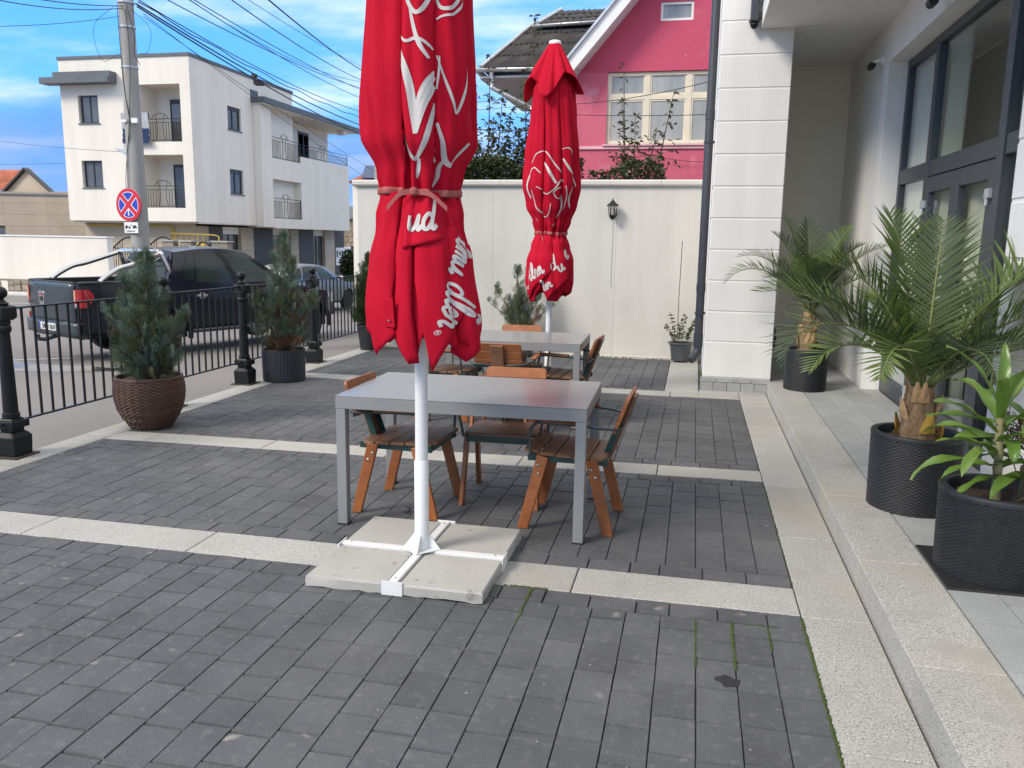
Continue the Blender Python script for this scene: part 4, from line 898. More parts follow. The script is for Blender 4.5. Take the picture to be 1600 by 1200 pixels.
conifer(t, .33, [(0, 0, 1.32, .22, 0), (-.1, 0, 1.05, .18, -.03), (.1, 0, 1.1, .18, .02), (0, -.1, 1.1, .18, 0)], 41, mats=('thuja', 'thuja', 'thuja', 'thuja'), dens=1.6, dead=0, gaps=False)

# small grey pot with a leafy twig plant and a cane
t = empty('potted_plant', 'small grey plastic pot with a thin leafy plant and a cane beside the drainpipe', 'potted plant', (-.13, 11.42, .02))
MB().lathe([(.115, 0), (.12, .01), (.142, .19), (.150, .20), (.152, .225), (.178, .232), (.178, .245), (.150, .248), (.14, .2)], 28, caps=False).build('pot', K['greypot'], t, smooth=40); soil_disc(t, .142, .21)
def oval_leaf(m, p, d, l, w, rg, fold=.25):
    d = d.normalized(); s = Vector((-d.y, d.x, rg.uniform(-.6, .6))); s = s.normalized() if s.length > 1e-3 else Vector((1, 0, 0)); u = d.cross(s).normalized()
    c = [p, p + d * l * .3 + s * w * .5 + u * w * fold, p + d * l * .7 + s * w * .42 + u * w * fold, p + d * l, p + d * l * .7 - s * w * .42 + u * w * fold, p + d * l * .3 - s * w * .5 + u * w * fold, p + d * l * .5]
    m.add(c, [(0, 6, 1), (1, 6, 2), (2, 6, 3), (3, 6, 4), (4, 6, 5), (5, 6, 0)])
rg = random.Random(5); st = MB(); lf = MB()
for (ax, ay, h, ln) in ((-.06, 0, .40, -.09), (-.03, .03, .34, .02), (.02, -.02, .40, .02), (.05, .02, .36, .14), (.07, 0, .42, .16), (-.08, -.02, .27, -.13)):
    pts = catmull([(ax, ay, .2), (ax + ln * .3, ay, .2 + h * .45), (ax + ln, ay + rg.uniform(-.06, .06), .2 + h)], 5); st.tube(pts, [.005 - .0004 * i for i in range(len(pts))], 5)
    for p in pts[3:]:
        for k in range(5): oval_leaf(lf, p, Vector((rg.uniform(-1, 1), rg.uniform(-1, 1), rg.uniform(-.3, .6))), rg.uniform(.04, .06), .030, rg)
st.build('stem', K['bark'], t); lf.build('foliage', K['leaf'], t, recalc=False)
MB().tube([(-.05, .02, .2), (-.055, .03, .9), (-.045, .06, 1.61)], .005, 6).build('cane', K['bark'], t)

# ------------------------------------------------------------------ palms
def weave_pot(root, r, h, mt='blackpot', rows_=44, nst=84, taper=.97):
    m = MB()
    for i in range(rows_):
        z = h * (i + .5) / rows_; dzz = h / rows_ * .46; rows = []
        rr = r * (taper + (1 - taper) * z / h)
        for dz in (-dzz, -dzz * .5, dzz * .5, dzz):
            o = .0015 if abs(dz) < dzz * .8 else -.0025
            rows.append([((rr + o + .0018 * (1 if (k // 2 + i) % 2 else -1)) * math.cos(k * PI / nst), (rr + o + .0018 * (1 if (k // 2 + i) % 2 else -1)) * math.sin(k * PI / nst), z + dz) for k in range(2 * nst)])
        m.grid(rows, closed=True)
    m.lathe([(r * taper - .006, .002), (r - .006, h)], 40, caps=False).lathe([(r * taper, .0), (.01, .001)], 32, caps=False)
    m.build('woven_pot', K[mt], root, smooth=60)
    MB().lathe([(r + .003, h - .012), (r + .006, h), (r + .002, h + .012), (r - .03, h + .012), (r - .034, h), (r - .034, h - .14)], 40, caps=False).build('rim', K[mt], root, smooth=50)
    soil_disc(root, r - .034, h - .05, 3)
def frond(root, base, az, el, L, droop, seed, nl=44, leafl=.34, mt='palm', wd=.0150, twist=0.0):
    rg = random.Random(seed); pts = []; p = Vector(base); e = R(el); a = R(az); n = 22
    for i in range(n + 1):
        pts.append(p.copy()); d = Vector((math.cos(a) * math.cos(e), math.sin(a) * math.cos(e), math.sin(e))); p = p + d * (L / n); e -= R(droop) * (i / n) ** 1.1 * 2.0 / n; a += R(twist) / n
    m = MB().tube(pts, [.0085 * (1 - i / n) + .0018 for i in range(n + 1)], 6)
    lf = MB()
    for k in range(nl):
        t = .12 + .88 * k / (nl - 1); f = t * n; i = min(int(f), n - 1); q = pts[i].lerp(pts[i + 1], f - i); d = (pts[i + 1] - pts[max(i - 1, 0)]).normalized()
        side = d.cross(Vector((0, 0, 1)))
        side = side.normalized() if side.length > .05 else Vector((-math.sin(a), math.cos(a), 0)); upv = side.cross(d).normalized()
        env = (math.sin(PI * min(1, (t * .86 + .10))) ** .65) * (1 if t < .9 else .8); l = leafl * env * rg.uniform(.82, 1.1)
        fw = .55 + .75 * t ** 2.2
        for s in (-1, 1):
            dd = (side * s + d * (fw + rg.uniform(-.1, .1)) + upv * (.42 + rg.uniform(-.15, .2))).normalized(); w = wd * (.7 + .5 * env)
            nn = dd.cross(upv).normalized(); sag = Vector((0, 0, -1)) * l * rg.uniform(.03, .13)
            a0, a1 = q - nn * w * .35, q + nn * w * .35; m1 = q + dd * l * .5 + sag * .35; b0, b1 = m1 - nn * w * .5, m1 + nn * w * .5; c = q + dd * l + sag
            cr_ = m1 + upv * w * .25
            lf.add([a0, a1, b0, cr_, b1, c, q], [(0, 6, 3, 2), (6, 1, 4, 3), (2, 3, 5), (3, 4, 5)])
    f = m.build('frond', K['rachis'], root, smooth=60); lf.build('leaflets', K[mt], f, recalc=False); return f
def palm_trunk(root, z0, z1, r0, r1, seed, yellow=True):
    rg = random.Random(seed); n = 14; rows = []
    for i in range(n + 1):
        t = i / n; r = (r0 + (r1 - r0) * t) * (1 + .14 * math.sin(t * PI) + .05 * math.sin(t * 30))
        rows.append([((r * (1 + rg.uniform(-.07, .07))) * math.cos(k * PI / 9), (r * (1 + rg.uniform(-.07, .07))) * math.sin(k * PI / 9), z0 + (z1 - z0) * t) for k in range(18)])
    MB().grid(rows, closed=True).build('trunk', K['fiber'], root, smooth=50)
    for i in range(16):                            # old leaf bases
        t = (i % 8) / 8 * .8 + .05; a = i * 2.4 + rg.uniform(-.2, .2); r = (r0 + (r1 - r0) * t) * 1.12; o = Vector((math.cos(a), math.sin(a), 0)); s = Vector((-o.y, o.x, 0)); z = z0 + (z1 - z0) * t; w = .046 * (1.1 - t * .5); h = .12
        if z + h > z1 + .08: h = .08
        b = o * r + Vector((0, 0, z)); m = MB()
        m.add([b - s * w, b + o * .012, b + s * w, b - s * w * .75 + o * .010 + Vector((0, 0, h * .45)), b + o * .030 + Vector((0, 0, h * .45)), b + s * w * .75 + o * .010 + Vector((0, 0, h * .45)), b - s * w * .22 + o * .028 + Vector((0, 0, h)), b + s * w * .22 + o * .028 + Vector((0, 0, h))],
              [(0, 1, 4, 3), (1, 2, 5, 4), (3, 4, 6), (4, 5, 7), (4, 7, 6), (0, 3, 5, 2), (3, 6, 7, 5)])
        m.build('leaf_base', K['stuby' if (yellow and t < .34) else 'stub'], root)
    m = MB()
    for i in range(150):                           # loose hairy fibre
        t = rg.random() ** 1.6; a = rg.uniform(0, 6.3); r = (r0 + (r1 - r0) * t) * 1.12; p = Vector((r * math.cos(a), r * math.sin(a), z0 + (z1 - z0) * t * .9)); q = p + Vector((math.cos(a + rg.uniform(-1, 1)) * .035, math.sin(a + rg.uniform(-1, 1)) * .035, rg.uniform(-.05, .03)))
        m.tube([p, (p + q) / 2 + Vector((rg.uniform(-.01, .01), rg.uniform(-.01, .01), .008)), q], .0012, 3, caps=False)
    m.build('trunk_fibre', K['fiber'], root, recalc=False)['kind'] = 'stuff'
    m = MB()
    for i in range(6):                             # dry cut stalks at the crown
        a = rg.uniform(0, 6.3); l = rg.uniform(.12, .24); p = Vector((r1 * .8 * math.cos(a), r1 * .8 * math.sin(a), z1 - .03)); m.tube([p, p + Vector((math.cos(a) * l * .55, math.sin(a) * l * .55, l))], [.008, .003], 5)
    m.build('dry_stalk', K['palmdry'], root)
t = empty('potted_palm', 'larger palm with a yellow orange trunk base in a black woven pot', 'potted plant', (1.285, 4.95, .13))
weave_pot(t, .240, .425); palm_trunk(t, .36, .70, .095, .058, 2)
for i, (az, el, L, dr, tw) in enumerate([(190, 50, .98, 165, -6), (166, 47, 1.06, 68, 6), (120, 77, 1.02, 24, 0), (70, 80, .95, 22, 0), (15, 57, 1.22, 26, 0), (-10, 52, 1.08, 112, 0), (-30, 36, 1.0, 95, 0), (212, 38, .85, 110, 0), (240, 44, .8, 130, 0), (285, 46, .75, 130, 0), (322, 44, .85, 120, 0), (-2, 66, .95, 70, 8), (145, 52, .95, 100, 0), (178, 70, .95, 75, 0), (95, 52, .85, 90, 0)]):
    frond(t, (.03 * math.cos(R(az)), .03 * math.sin(R(az)), .70), az, el, L, dr, 50 + i, mt='palm' if i % 3 else 'palm2', twist=tw, leafl=.40 if i not in (7, 8, 9) else .30, nl=38)
t = empty('potted_palm', 'smaller palm in a black pot deep in the entrance recess', 'potted plant', (1.175, 8.86, .13))
weave_pot(t, .212, .41, rows_=40); palm_trunk(t, .36, .82, .075, .055, 6, False)
for i, (az, el, L, dr, tw) in enumerate([(187, 52, 1.05, 130, 0), (176, 62, .98, 95, 0), (150, 78, 1.0, 24, 0), (110, 84, .95, 20, 0), (40, 72, 1.0, 40, 0), (5, 60, 1.0, 60, 0), (-20, 48, .8, 70, 0), (215, 50, .7, 70, 0), (250, 66, .75, 60, 0), (290, 60, .72, 70, 0), (325, 70, .85, 55, 0), (130, 55, .8, 60, 0), (80, 58, .8, 60, 0), (200, 74, .9, 46, 0)]):
    frond(t, (.02 * math.cos(R(az)), .02 * math.sin(R(az)), .80), az, el, L, dr, 150 + i, mt='palm2' if i % 2 else 'palm', nl=34, leafl=.29, wd=.013)

# dracaena with a dry twig in the nearest black woven pot
t = empty('potted_dracaena', 'green strap leaved dracaena and dry twigs in the nearest black woven pot', 'potted plant', (1.405, 3.99, .14))
weave_pot(t, .245, .375)
m = MB()
for a in range(1): m.bx(-.26, .30, -.28, .26, -.012, -.0005)
m.build('saucer', K['blackpl'], t, bevel=.004)
rg = random.Random(9)
def strap(root, p, az, el, L, w, droop, seed):
    rg = random.Random(seed); p = Vector(p); a = R(az); e = R(el); rows = []; n = 11; roll = rg.uniform(-.5, .5)
    for i in range(n + 1):
        t = i / n; d = Vector((math.cos(a) * math.cos(e), math.sin(a) * math.cos(e), math.sin(e))); s = Vector((-math.sin(a), math.cos(a), 0)); u = s.cross(d) * -1
        s2 = s * math.cos(roll * t) + u * math.sin(roll * t); ww = w * (math.sin(PI * (t * .86 + .10)) ** .8) * (1 if t < .97 else .3)
        wav = .006 * math.sin(t * 14 + seed)
        rows.append([tuple(p - s2 * ww / 2 + u * (ww * .22 + wav)), tuple(p - s2 * ww * .22 + u * ww * .05), tuple(p), tuple(p + s2 * ww * .22 + u * ww * .05), tuple(p + s2 * ww / 2 + u * (ww * .22 - wav))])
        p = p + d * (L / n); e -= R(droop) * (t + .15) * 1.4 / n
    return MB().grid(rows).build('leaf', K['drac'], root, smooth=180, recalc=False)
for (sx, sy, zt, ln, sd_) in ((-.02, -.02, .77, -.02, 1), (.10, .03, .72, .05, 2)):
    s = MB(); pts = catmull([(sx, sy, .31), (sx + ln * .4, sy, .52), (sx + ln, sy, zt - .08), (sx + ln, sy, zt - .02)], 6)
    s.tube(pts, [.021 - .0004 * i + .0016 * (i % 2) for i in range(len(pts))], 10); s.build('stem', K['dracstem'], t, smooth=50)
    for k in range(17 if sd_ == 1 else 14):
        q = k / 16; z = zt - .30 * (1 - q) - .0; az = k * 137.5 + sd_ * 40; strap(t, (sx + ln, sy, z), az, 12 + 66 * q ** 1.5, rg.uniform(.27, .40), rg.uniform(.052, .07), rg.uniform(70, 150) * (1 - q * .55), k + sd_ * 30)
for (p, az, el, L, dr, w) in (((-.03, -.03, .56), 186, 22, .30, 60, .055), ((-.03, -.03, .50), 200, 5, .30, 70, .056), ((-.02, -.03, .46), 205, -12, .24, 40, .045), ((0, -.02, .44), 300, 20, .16, 60, .06), ((-.02, -.02, .68), 180, 14, .33, 35, .05), ((-.01, -.04, .62), 265, 5, .17, 120, .06)):
    strap(t, p, az, el, L, w, dr, int(az + L * 100))
tw = MB(); bl = MB()
def twig(p, d, l, r, dep):
    q = p + d * l; tw.tube([p, p.lerp(q, .5) + Vector((rg.uniform(-.01, .01), rg.uniform(-.01, .01), 0)), q], [r, r * .8, r * .6], 5)
    if dep == 0:
        for k in range(9):
            b = p.lerp(q, rg.random()); oval_leaf(bl, b, Vector((rg.uniform(-1, 1), rg.uniform(-1, 1), rg.uniform(-1, .6))), .014, .010, rg)
        return
    for k in range(3):
        nd_ = (d + Vector((rg.uniform(-.7, .7), rg.uniform(-.7, .7), rg.uniform(-.25, .5)))).normalized(); twig(p.lerp(q, rg.uniform(.45, 1)), nd_, l * rg.uniform(.6, .85), r * .6, dep - 1)
for d in ((.45, -.1, .8), (.7, .1, .6), (.25, .2, .9), (.85, -.1, .45)): twig(Vector((.04, -.03, .33)), Vector(d).normalized(), .20, .006, 3)
tw.build('dry_twig', K['bark'], t, recalc=False); bl.build('dry_leaves', K['conifbr'], t, recalc=False)

# ------------------------------------------------------------------ trees behind the wall
def tree(name, label, x, y, shoots, seed, z0=-.1, leaf=.088, mt='leaf', trunk=True):
    t = empty(name, label, 'tree', (x, y, z0)); rg = random.Random(seed); b = MB(); lf = MB()
    if trunk: b.tube([(0, 0, 0), (.02, .0, .9), (.0, .02, 1.8)], [.06, .05, .035], 8)
    for (ex, ez, dens, th) in shoots:
        s0 = Vector((rg.uniform(-.05, .05), rg.uniform(-.05, .05), rg.uniform(1.3, 1.7))); e0 = Vector((ex, rg.uniform(-.35, .35), ez - z0)); pts = catmull([s0, s0.lerp(e0, .45) + Vector((ex * .12, 0, .10)), e0], 8)
        b.tube(pts, [.020 * (1 - i / len(pts)) + .003 for i in range(len(pts))], 5)
        for i, p in enumerate(pts):
            if i < 4: continue
            for k in range(int(dens * (2.6 if i < 11 else 1.3))):
                d = Vector((rg.uniform(-1, 1), rg.uniform(-1, 1), rg.uniform(-.5, .8))).normalized(); far = rg.random() < .45 and i < 13; o = d * rg.uniform(.06, .34) if far else d * .015
                if far and rg.random() < .5: b.tube([p, p + o], .0025, 3, caps=False)
                oval_leaf(lf, p + o, (d + Vector((0, 0, -.35))).normalized(), leaf * rg.uniform(.75, 1.25), leaf * .55, rg)
                if far:
                    for w_ in range(2): oval_leaf(lf, p + o * rg.uniform(.5, 1), Vector((rg.uniform(-1, 1), rg.uniform(-1, 1), rg.uniform(-.6, .5))), leaf * rg.uniform(.7, 1.1), leaf * .5, rg)
    b.build('trunk', K['bark'], t, recalc=False); lf.build('crown', K[mt], t, recalc=False)
TS = [('fruit_tree', 'leafy fruit tree rising between the two parasols behind the cream wall', -3.35, 13.4, [(-.05, 4.55, 5, 1), (-.28, 4.05, 6, 1), (.28, 3.9, 7, 1), (.42, 3.6, 9, 1), (-.5, 3.45, 8, 1), (.05, 3.5, 10, 1), (-.15, 3.1, 12, 1), (.3, 3.1, 12, 1), (-.45, 2.9, 11, 1), (.55, 2.9, 12, 1)]),
      ('fruit_tree', 'tall thin shoot of a fruit tree just left of the farther parasol', -2.62, 13.3, [(.02, 5.0, 5, 1), (-.12, 4.2, 6, 1), (.12, 3.9, 8, 1), (.22, 3.4, 10, 1), (-.2, 3.3, 10, 1), (.1, 3.0, 12, 1), (-.3, 2.85, 12, 1), (.35, 2.9, 12, 1)]),
      ('fruit_tree', 'fruit tree with long bare twigs in front of the pink house window', -1.05, 13.4, [(.05, 3.5, 4, 1), (.62, 3.85, 4, 1), (.36, 3.3, 4, 1), (-.18, 3.75, 6, 1), (.46, 2.95, 4, 1), (-.05, 2.9, 5, 1), (.15, 2.7, 5, 1), (-.2, 4.35, 2, 1)]),
      ('fruit_tree', 'low fruit tree beside the big parasol behind the cream wall', -4.02, 13.3, [(.1, 3.75, 6, 1), (.25, 3.4, 9, 1), (-.1, 3.2, 10, 1), (.3, 3.0, 12, 1), (-.3, 2.8, 12, 1), (.1, 2.85, 12, 1)])]
for i, (n_, lb, x, y, sh) in enumerate(TS): tree(n_, lb, x, y, sh, 60 + i)
rg = random.Random(77); h = MB()
for i in range(9000):
    x = rg.uniform(-4.9, -1.75) if i < 7600 else rg.uniform(-1.6, -.5); tp = 2.80 + .20 * noise.noise((x * 1.7, 3, 0)) + .12 * noise.noise((x * 5, 9, 0)) - (.10 if x > -1.6 else 0)
    z = tp - rg.random() ** 2 * .9; p = Vector((x, 12.75 + rg.uniform(-.3, .3), z)); oval_leaf(h, p, Vector((rg.uniform(-1, 1), rg.uniform(-1, .4), rg.uniform(-.6, .6))), rg.uniform(.05, .085), .045, rg)
hd = empty('hedge', 'dark leafy hedge topping the cream wall from behind', 'hedge', (-2.9, 12.75, -.1)); h.build('foliage', K['leafd'], hd, world=True, recalc=False)
hs_ = MB()
for i in range(14): x = -4.7 + i * .31; hs_.tube([(x, 12.75, -.1), (x + rg.uniform(-.1, .1), 12.75, 1.2), (x + rg.uniform(-.2, .2), 12.75 + rg.uniform(-.2, .2), 2.4)], [.025, .018, .008], 5)
hs_.build('stem', K['bark'], hd, world=True)
# ------------------------------------------------------------------ pink house behind the wall
H = empty('pink_house', 'pink rendered house with a white gable edge and dark corrugated roofs', 'house', (-.5, 17.5, -.1))
hb = lambda m, name, mt, par=None, **k: m.build(name, K[mt], par or H, world=True, **k)
gx = lambda z: -2.43 + (z - 4.90) / 1.157
def holes_wall(m, x0, x1, z0, z1, y0, y1, holes, mk):
    xs = sorted({x0, x1} | {h[0] for h in holes} | {h[1] for h in holes}); zs = sorted({z0, z1} | {h[2] for h in holes} | {h[3] for h in holes})
    for a, b in zip(xs, xs[1:]):
        for c, d in zip(zs, zs[1:]):
            if any(h[0] <= (a + b) / 2 <= h[1] and h[2] <= (c + d) / 2 <= h[3] for h in holes): continue
            mk(m, a, b, c, d)
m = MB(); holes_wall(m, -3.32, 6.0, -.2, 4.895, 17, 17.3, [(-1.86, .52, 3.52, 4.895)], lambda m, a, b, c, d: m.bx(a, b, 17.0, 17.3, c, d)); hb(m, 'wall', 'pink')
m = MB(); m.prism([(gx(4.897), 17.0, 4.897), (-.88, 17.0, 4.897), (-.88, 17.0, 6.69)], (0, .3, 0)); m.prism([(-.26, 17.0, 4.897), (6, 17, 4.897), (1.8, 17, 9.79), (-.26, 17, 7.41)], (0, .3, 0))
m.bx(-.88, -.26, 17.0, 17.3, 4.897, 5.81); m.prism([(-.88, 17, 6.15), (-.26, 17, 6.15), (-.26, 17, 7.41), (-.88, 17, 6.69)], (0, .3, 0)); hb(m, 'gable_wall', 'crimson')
hb(MB().bx(-3.32, -3.02, 17.3, 22, -.2, 4.9), 'side_wall', 'slabroof'); hb(MB().bx(-3.05, 3.0, 16.965, 17.0, 3.43, 3.49), 'string_course', 'pinktrim')
def window(x0, x1, z0, z1, y, cols, rows_, fm, gm, par, f=.055, dep=.07):
    w = hb(MB().bx(x0, x1, y, y + dep, z0, z0 + f).bx(x0, x1, y, y + dep, z1 - f, z1).bx(x0, x0 + f, y, y + dep, z0 + f, z1 - f).bx(x1 - f, x1, y, y + dep, z0 + f, z1 - f), 'window', fm, par)
    m = MB()
    for c in cols: m.bx(c - f * .8, c + f * .8, y + .003, y + dep, z0 + f, z1 - f)
    for r in rows_: m.bx(x0 + f, x1 - f, y + .006, y + dep - .003, r - f * .7, r + f * .7)
    if m.v: m.build('mullion', K[fm], w, world=True)
    cs = [x0] + list(cols) + [x1]; rs = [z0] + list(rows_) + [z1]
    for a, b in zip(cs, cs[1:]):
        for c, d in zip(rs, rs[1:]):
            sf = .035
            if f > .05: MB().bx(a + f * .8, b - f * .8, y + .018, y + .05, c + f * .7, c + f * .7 + sf).bx(a + f * .8, b - f * .8, y + .018, y + .05, d - f * .7 - sf, d - f * .7).bx(a + f * .8, a + f * .8 + sf, y + .018, y + .05, c + f * .7 + sf, d - f * .7 - sf).bx(b - f * .8 - sf, b - f * .8, y + .018, y + .05, c + f * .7 + sf, d - f * .7 - sf).build('sash', K[fm], w, world=True)
            MB().bx(a + .01, b - .01, y + .032, y + .040, c + .01, d - .01).build('pane', K[gm], w, world=True)
    return w
window(-1.86, .52, 3.52, 4.89, 17.05, (-1.075, -.275), (4.42,), 'woodframe', 'oldglass', H, f=.06)
hb(MB().bx(-1.92, .58, 16.93, 17.05, 3.49, 3.52), 'window_sill', 'pinktrim')
window(-.88, -.26, 5.81, 6.15, 17.02, (), (), 'wht', 'oldglass', H, f=.045)
for k in range(18):                                 # room curtains behind the old panes are in the glass; bargeboard and soffit
    pass
sl = Vector((1, 0, 1.157)).normalized(); nn = Vector((-sl.z, 0, sl.x))
a0 = Vector((-2.55, 0, 4.76)); L_ = 6.6
def strip(o0, o1, y0, y1, s0=0, s1=L_):
    P = [a0 + sl * s0 + nn * o0, a0 + sl * s1 + nn * o0, a0 + sl * s1 + nn * o1, a0 + sl * s0 + nn * o1]
    return MB().prism([(p.x, y0, p.z) for p in P], (0, y1 - y0, 0))
hb(strip(.0, .21, 16.49, 16.52), 'bargeboard', 'wht'); hb(strip(.215, .26, 16.44, 16.56), 'verge_flashing', 'zinc')
for k in range(9):
    hb(strip(.0, .014, 16.525 + k * .053, 16.525 + k * .053 + .049), 'soffit_board', 'wht')
hb(strip(.02, .20, 16.53, 22), 'roof_slope', 'roof')
hb(MB().prism([(1.8 + q * 1.0, 16.5, 9.8 + dz) for q, dz in ((0, 0), (4.5, -5.2), (4.5, -5.0), (0, .2))], (0, 5.5, 0)), 'roof_slope', 'roof')
def corr(name, p00, p10, p11, p01, nw, rows_, amp=.014):
    """corrugated roofing sheets laid in courses from the eave up"""
    p00, p10, p11, p01 = map(Vector, (p00, p10, p11, p01)); nrm = (p10 - p00).cross(p01 - p00).normalized()
    if nrm.z < 0: nrm = -nrm
    hb(MB().add([p - nrm * .03 for p in (p00, p10, p11, p01)], [(0, 1, 2, 3)]), 'roof_deck', 'roof', solid=.02)
    for r in range(rows_):
        t0, t1 = r / rows_, (r + 1.30) / rows_
        for q in range(2):
            u0, u1 = q / 2, (q + 1) / 2; n = nw * 3; g_ = []
            for t, lift in ((t0, .016), (min(t1, 1.0), .0)):
                row = []
                for i in range(n + 1):
                    u = u0 + (u1 - u0) * i / n; p = p00.lerp(p10, u).lerp(p01.lerp(p11, u), t); row.append(p + nrm * (lift + amp * math.sin(i / n * nw * 2 * PI) + .008 * math.sin(i * 1.7 + r * 9)))
                g_.append(row)
            hb(MB().grid(g_), name, 'roof', smooth=70, solid=.008)
corr('roof_sheet', (-4.38, 16.75, 4.98), (-2.52, 16.75, 4.98), (-1.15, 19.3, 6.42), (-3.80, 19.3, 6.42), 12, 4)
corr('roof_sheet', (-4.38, 16.75, 4.98), (-4.38, 21.0, 4.98), (-3.80, 21.0, 6.42), (-3.80, 19.3, 6.42), 12, 3)
corr('roof_sheet', (-3.62, 18.85, 6.30), (-.6, 18.85, 6.30), (-.6, 20.6, 7.02), (-3.42, 20.6, 7.02), 11, 3)
hb(MB().tube([(-4.38, 16.75, 5.02), (-3.80, 19.3, 6.46)], .035, 8), 'hip_flashing', 'zinc'); hb(MB().tube([(-3.64, 18.84, 6.33), (-3.42, 20.6, 7.06)], .04, 8), 'hip_flashing', 'zinc')
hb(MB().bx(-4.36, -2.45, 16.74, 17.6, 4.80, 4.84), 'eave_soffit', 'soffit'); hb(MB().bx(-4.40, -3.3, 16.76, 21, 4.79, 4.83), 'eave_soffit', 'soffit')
def gutter(name, p, q, r=.06):
    p, q = Vector(p), Vector(q); d = (q - p).normalized(); s = Vector((-d.y, d.x, 0)); rows = [[e + s * r * math.cos(a) - Vector((0, 0, 1)) * r * math.sin(a) for a in [k * PI / 8 for k in range(9)]] for e in (p, q)]
    m = MB().grid(rows)
    n = 5
    for k in range(n): t = (k + .5) / n; e = p.lerp(q, t); m.tube([e + s * r * 1.05 * math.cos(a) - Vector((0, 0, 1)) * r * 1.05 * math.sin(a) for a in [k2 * PI / 6 for k2 in range(7)]], .009, 5)
    hb(m, name, 'zinc', smooth=60, solid=.006)
gutter('gutter', (-4.45, 16.68, 4.97), (-2.38, 16.68, 4.95), .065); gutter('gutter', (-3.75, 18.80, 6.27), (-1.6, 18.80, 6.33), .06); gutter('gutter', (-4.46, 16.7, 4.97), (-4.46, 20.5, 4.97), .06)
hb(MB().prism([(-4.52, 16.66, 4.95), (-4.40, 16.66, 4.95), (-4.50, 16.66, 5.20)], (0, .02, 0)), 'gutter_horn', 'zinc')
hb(MB().tube(catmull([(-4.15, 16.7, 4.9), (-4.13, 16.72, 4.66), (-4.08, 16.74, 4.58), (-3.45, 16.95, 4.28), (-3.36, 16.95, 4.18), (-3.36, 16.95, 3.6), (-3.36, 16.95, .0)], 5), .045, 10), 'drainpipe', 'zinc', smooth=60)

# ------------------------------------------------------------------ white apartment block across the road
A = empty('apartment_block', 'white three storey apartment block with dark windows and iron balconies', 'building', (-27, 40, -1.0))
ab = lambda m, name, mt, par=None, **k: m.build(name, K[mt], par or A, world=True, **k)
hol = [(-29.5, -28.4, 6.9, 8.2), (-29.55, -28.4, 3.87, 5.15), (-26.15, -23.97, 6.0, 8.62), (-26.2, -23.97, 2.92, 5.4)]
m = MB(); holes_wall(m, -30.45, -23.43, 2.28, 9.85, 36, 36.2, hol, lambda m, a, b, c, d: m.bx(a, b, 36.0, 36.2, c, d)); ab(m, 'front_wall', 'aptwhite')
m = MB(); holes_wall(m, 36.2, 46.15, 2.25, 9.84, 0, 0, [(39.15, 40.42, 6.98, 8.12), (39.14, 40.42, 3.78, 5.02)], lambda m, a, b, c, d: m.bx(-23.63, -23.43, a, b, c, d) if (a >= 0) else None); ab(m, 'end_wall', 'aptwhite')
ab(MB().bx(-30.45, -30.25, 36.2, 54, 2.28, 9.85).bx(-30.45, -23.63, 45.95, 46.15, 8.9, 9.84).bx(-30.4, -23.45, 36.2, 54, 2.2, 2.27), 'wall', 'aptwhite')
ab(MB().bx(-30.5, -23.38, 35.95, 46.2, 9.85, 9.99), 'parapet_cap', 'slabroof')
ab(MB().bx(-31.05, -27.3, 35.35, 35.99, 8.67, 8.95).bx(-30.4, -27.3, 35.5, 35.99, 8.951, 9.2), 'canopy', 'slabroof')
# loggia interiors
for (x0, x1, z0, z1) in ((-26.15, -23.97, 6.0, 8.62), (-26.2, -23.97, 2.92, 5.4)):
    ab(MB().bx(x0 - .1, x1 + .34, 37.3, 37.4, z0 - .2, z1 + .3).bx(x0 - .1, x0, 36.2, 37.3, z0, z1).bx(x0 - .1, x1 + .3, 36.2, 37.3, z1, z1 + .15).bx(x0 - .1, x1 + .3, 36.2, 37.3, z0 - .15, z0), 'loggia_wall', 'aptwhite')
def win(x0, x1, z0, z1, y, cols, par=A, fm='apframe', gm='apglass', shut=.0):
    w = window(x0, x1, z0, z1, y, cols, (), fm, gm, par, f=.045, dep=.08)
    if shut: MB().bx(x0 + .02, x1 - .02, y - .005, y + .03, z1 - shut, z1 - .01).build('shutter_box', K[fm], w, world=True)
    return w
win(-29.5 + .06, -28.42, 6.92, 8.18, 36.14, (-28.95,)); win(-29.55 + .06, -28.42, 3.89, 5.13, 36.14, (-29.0,))
for x0, x1, z in ((-29.55, -28.33, 6.88), (-29.6, -28.33, 3.85)): ab(MB().bx(x0, x1, 35.95, 36.15, z - .03, z + .012), 'window_sill', 'slabroof')
win(-25.35, -24.2, 6.02, 8.12, 37.22, (-24.78,), shut=.2); win(-25.35, -24.15, 2.95, 5.05, 37.22, (-24.75,), shut=.12)
def win_x(y0, y1, z0, z1, x, cols, shut=0, fm='apframe', gm='apglass'):
    f = .05; w = ab(MB().bx(x - .08, x, y0, y1, z0, z0 + f).bx(x - .08, x, y0, y1, z1 - f, z1).bx(x - .08, x, y0, y0 + f, z0 + f, z1 - f).bx(x - .08, x, y1 - f, y1, z0 + f, z1 - f), 'window', fm)
    m = MB()
    for c in cols: m.bx(x - .075, x - .003, c - f * .8, c + f * .8, z0 + f, z1 - f)
    if shut: m.bx(x - .06, x + .01, y0 + .02, y1 - .02, z1 - shut, z1 - .01)
    m.build('mullion', K[fm], w, world=True) if m.v else None
    cs = [y0] + list(cols) + [y1]
    for a, b in zip(cs, cs[1:]): MB().bx(x - .05, x - .04, a + .02, b - .02, z0 + .02, z1 - .02).build('pane', K[gm], w, world=True)
win_x(39.16, 40.40, 7.0, 8.10, -23.52, (39.75,), .15); win_x(39.15, 40.40, 3.8, 5.0, -23.52, (39.75,), .18)
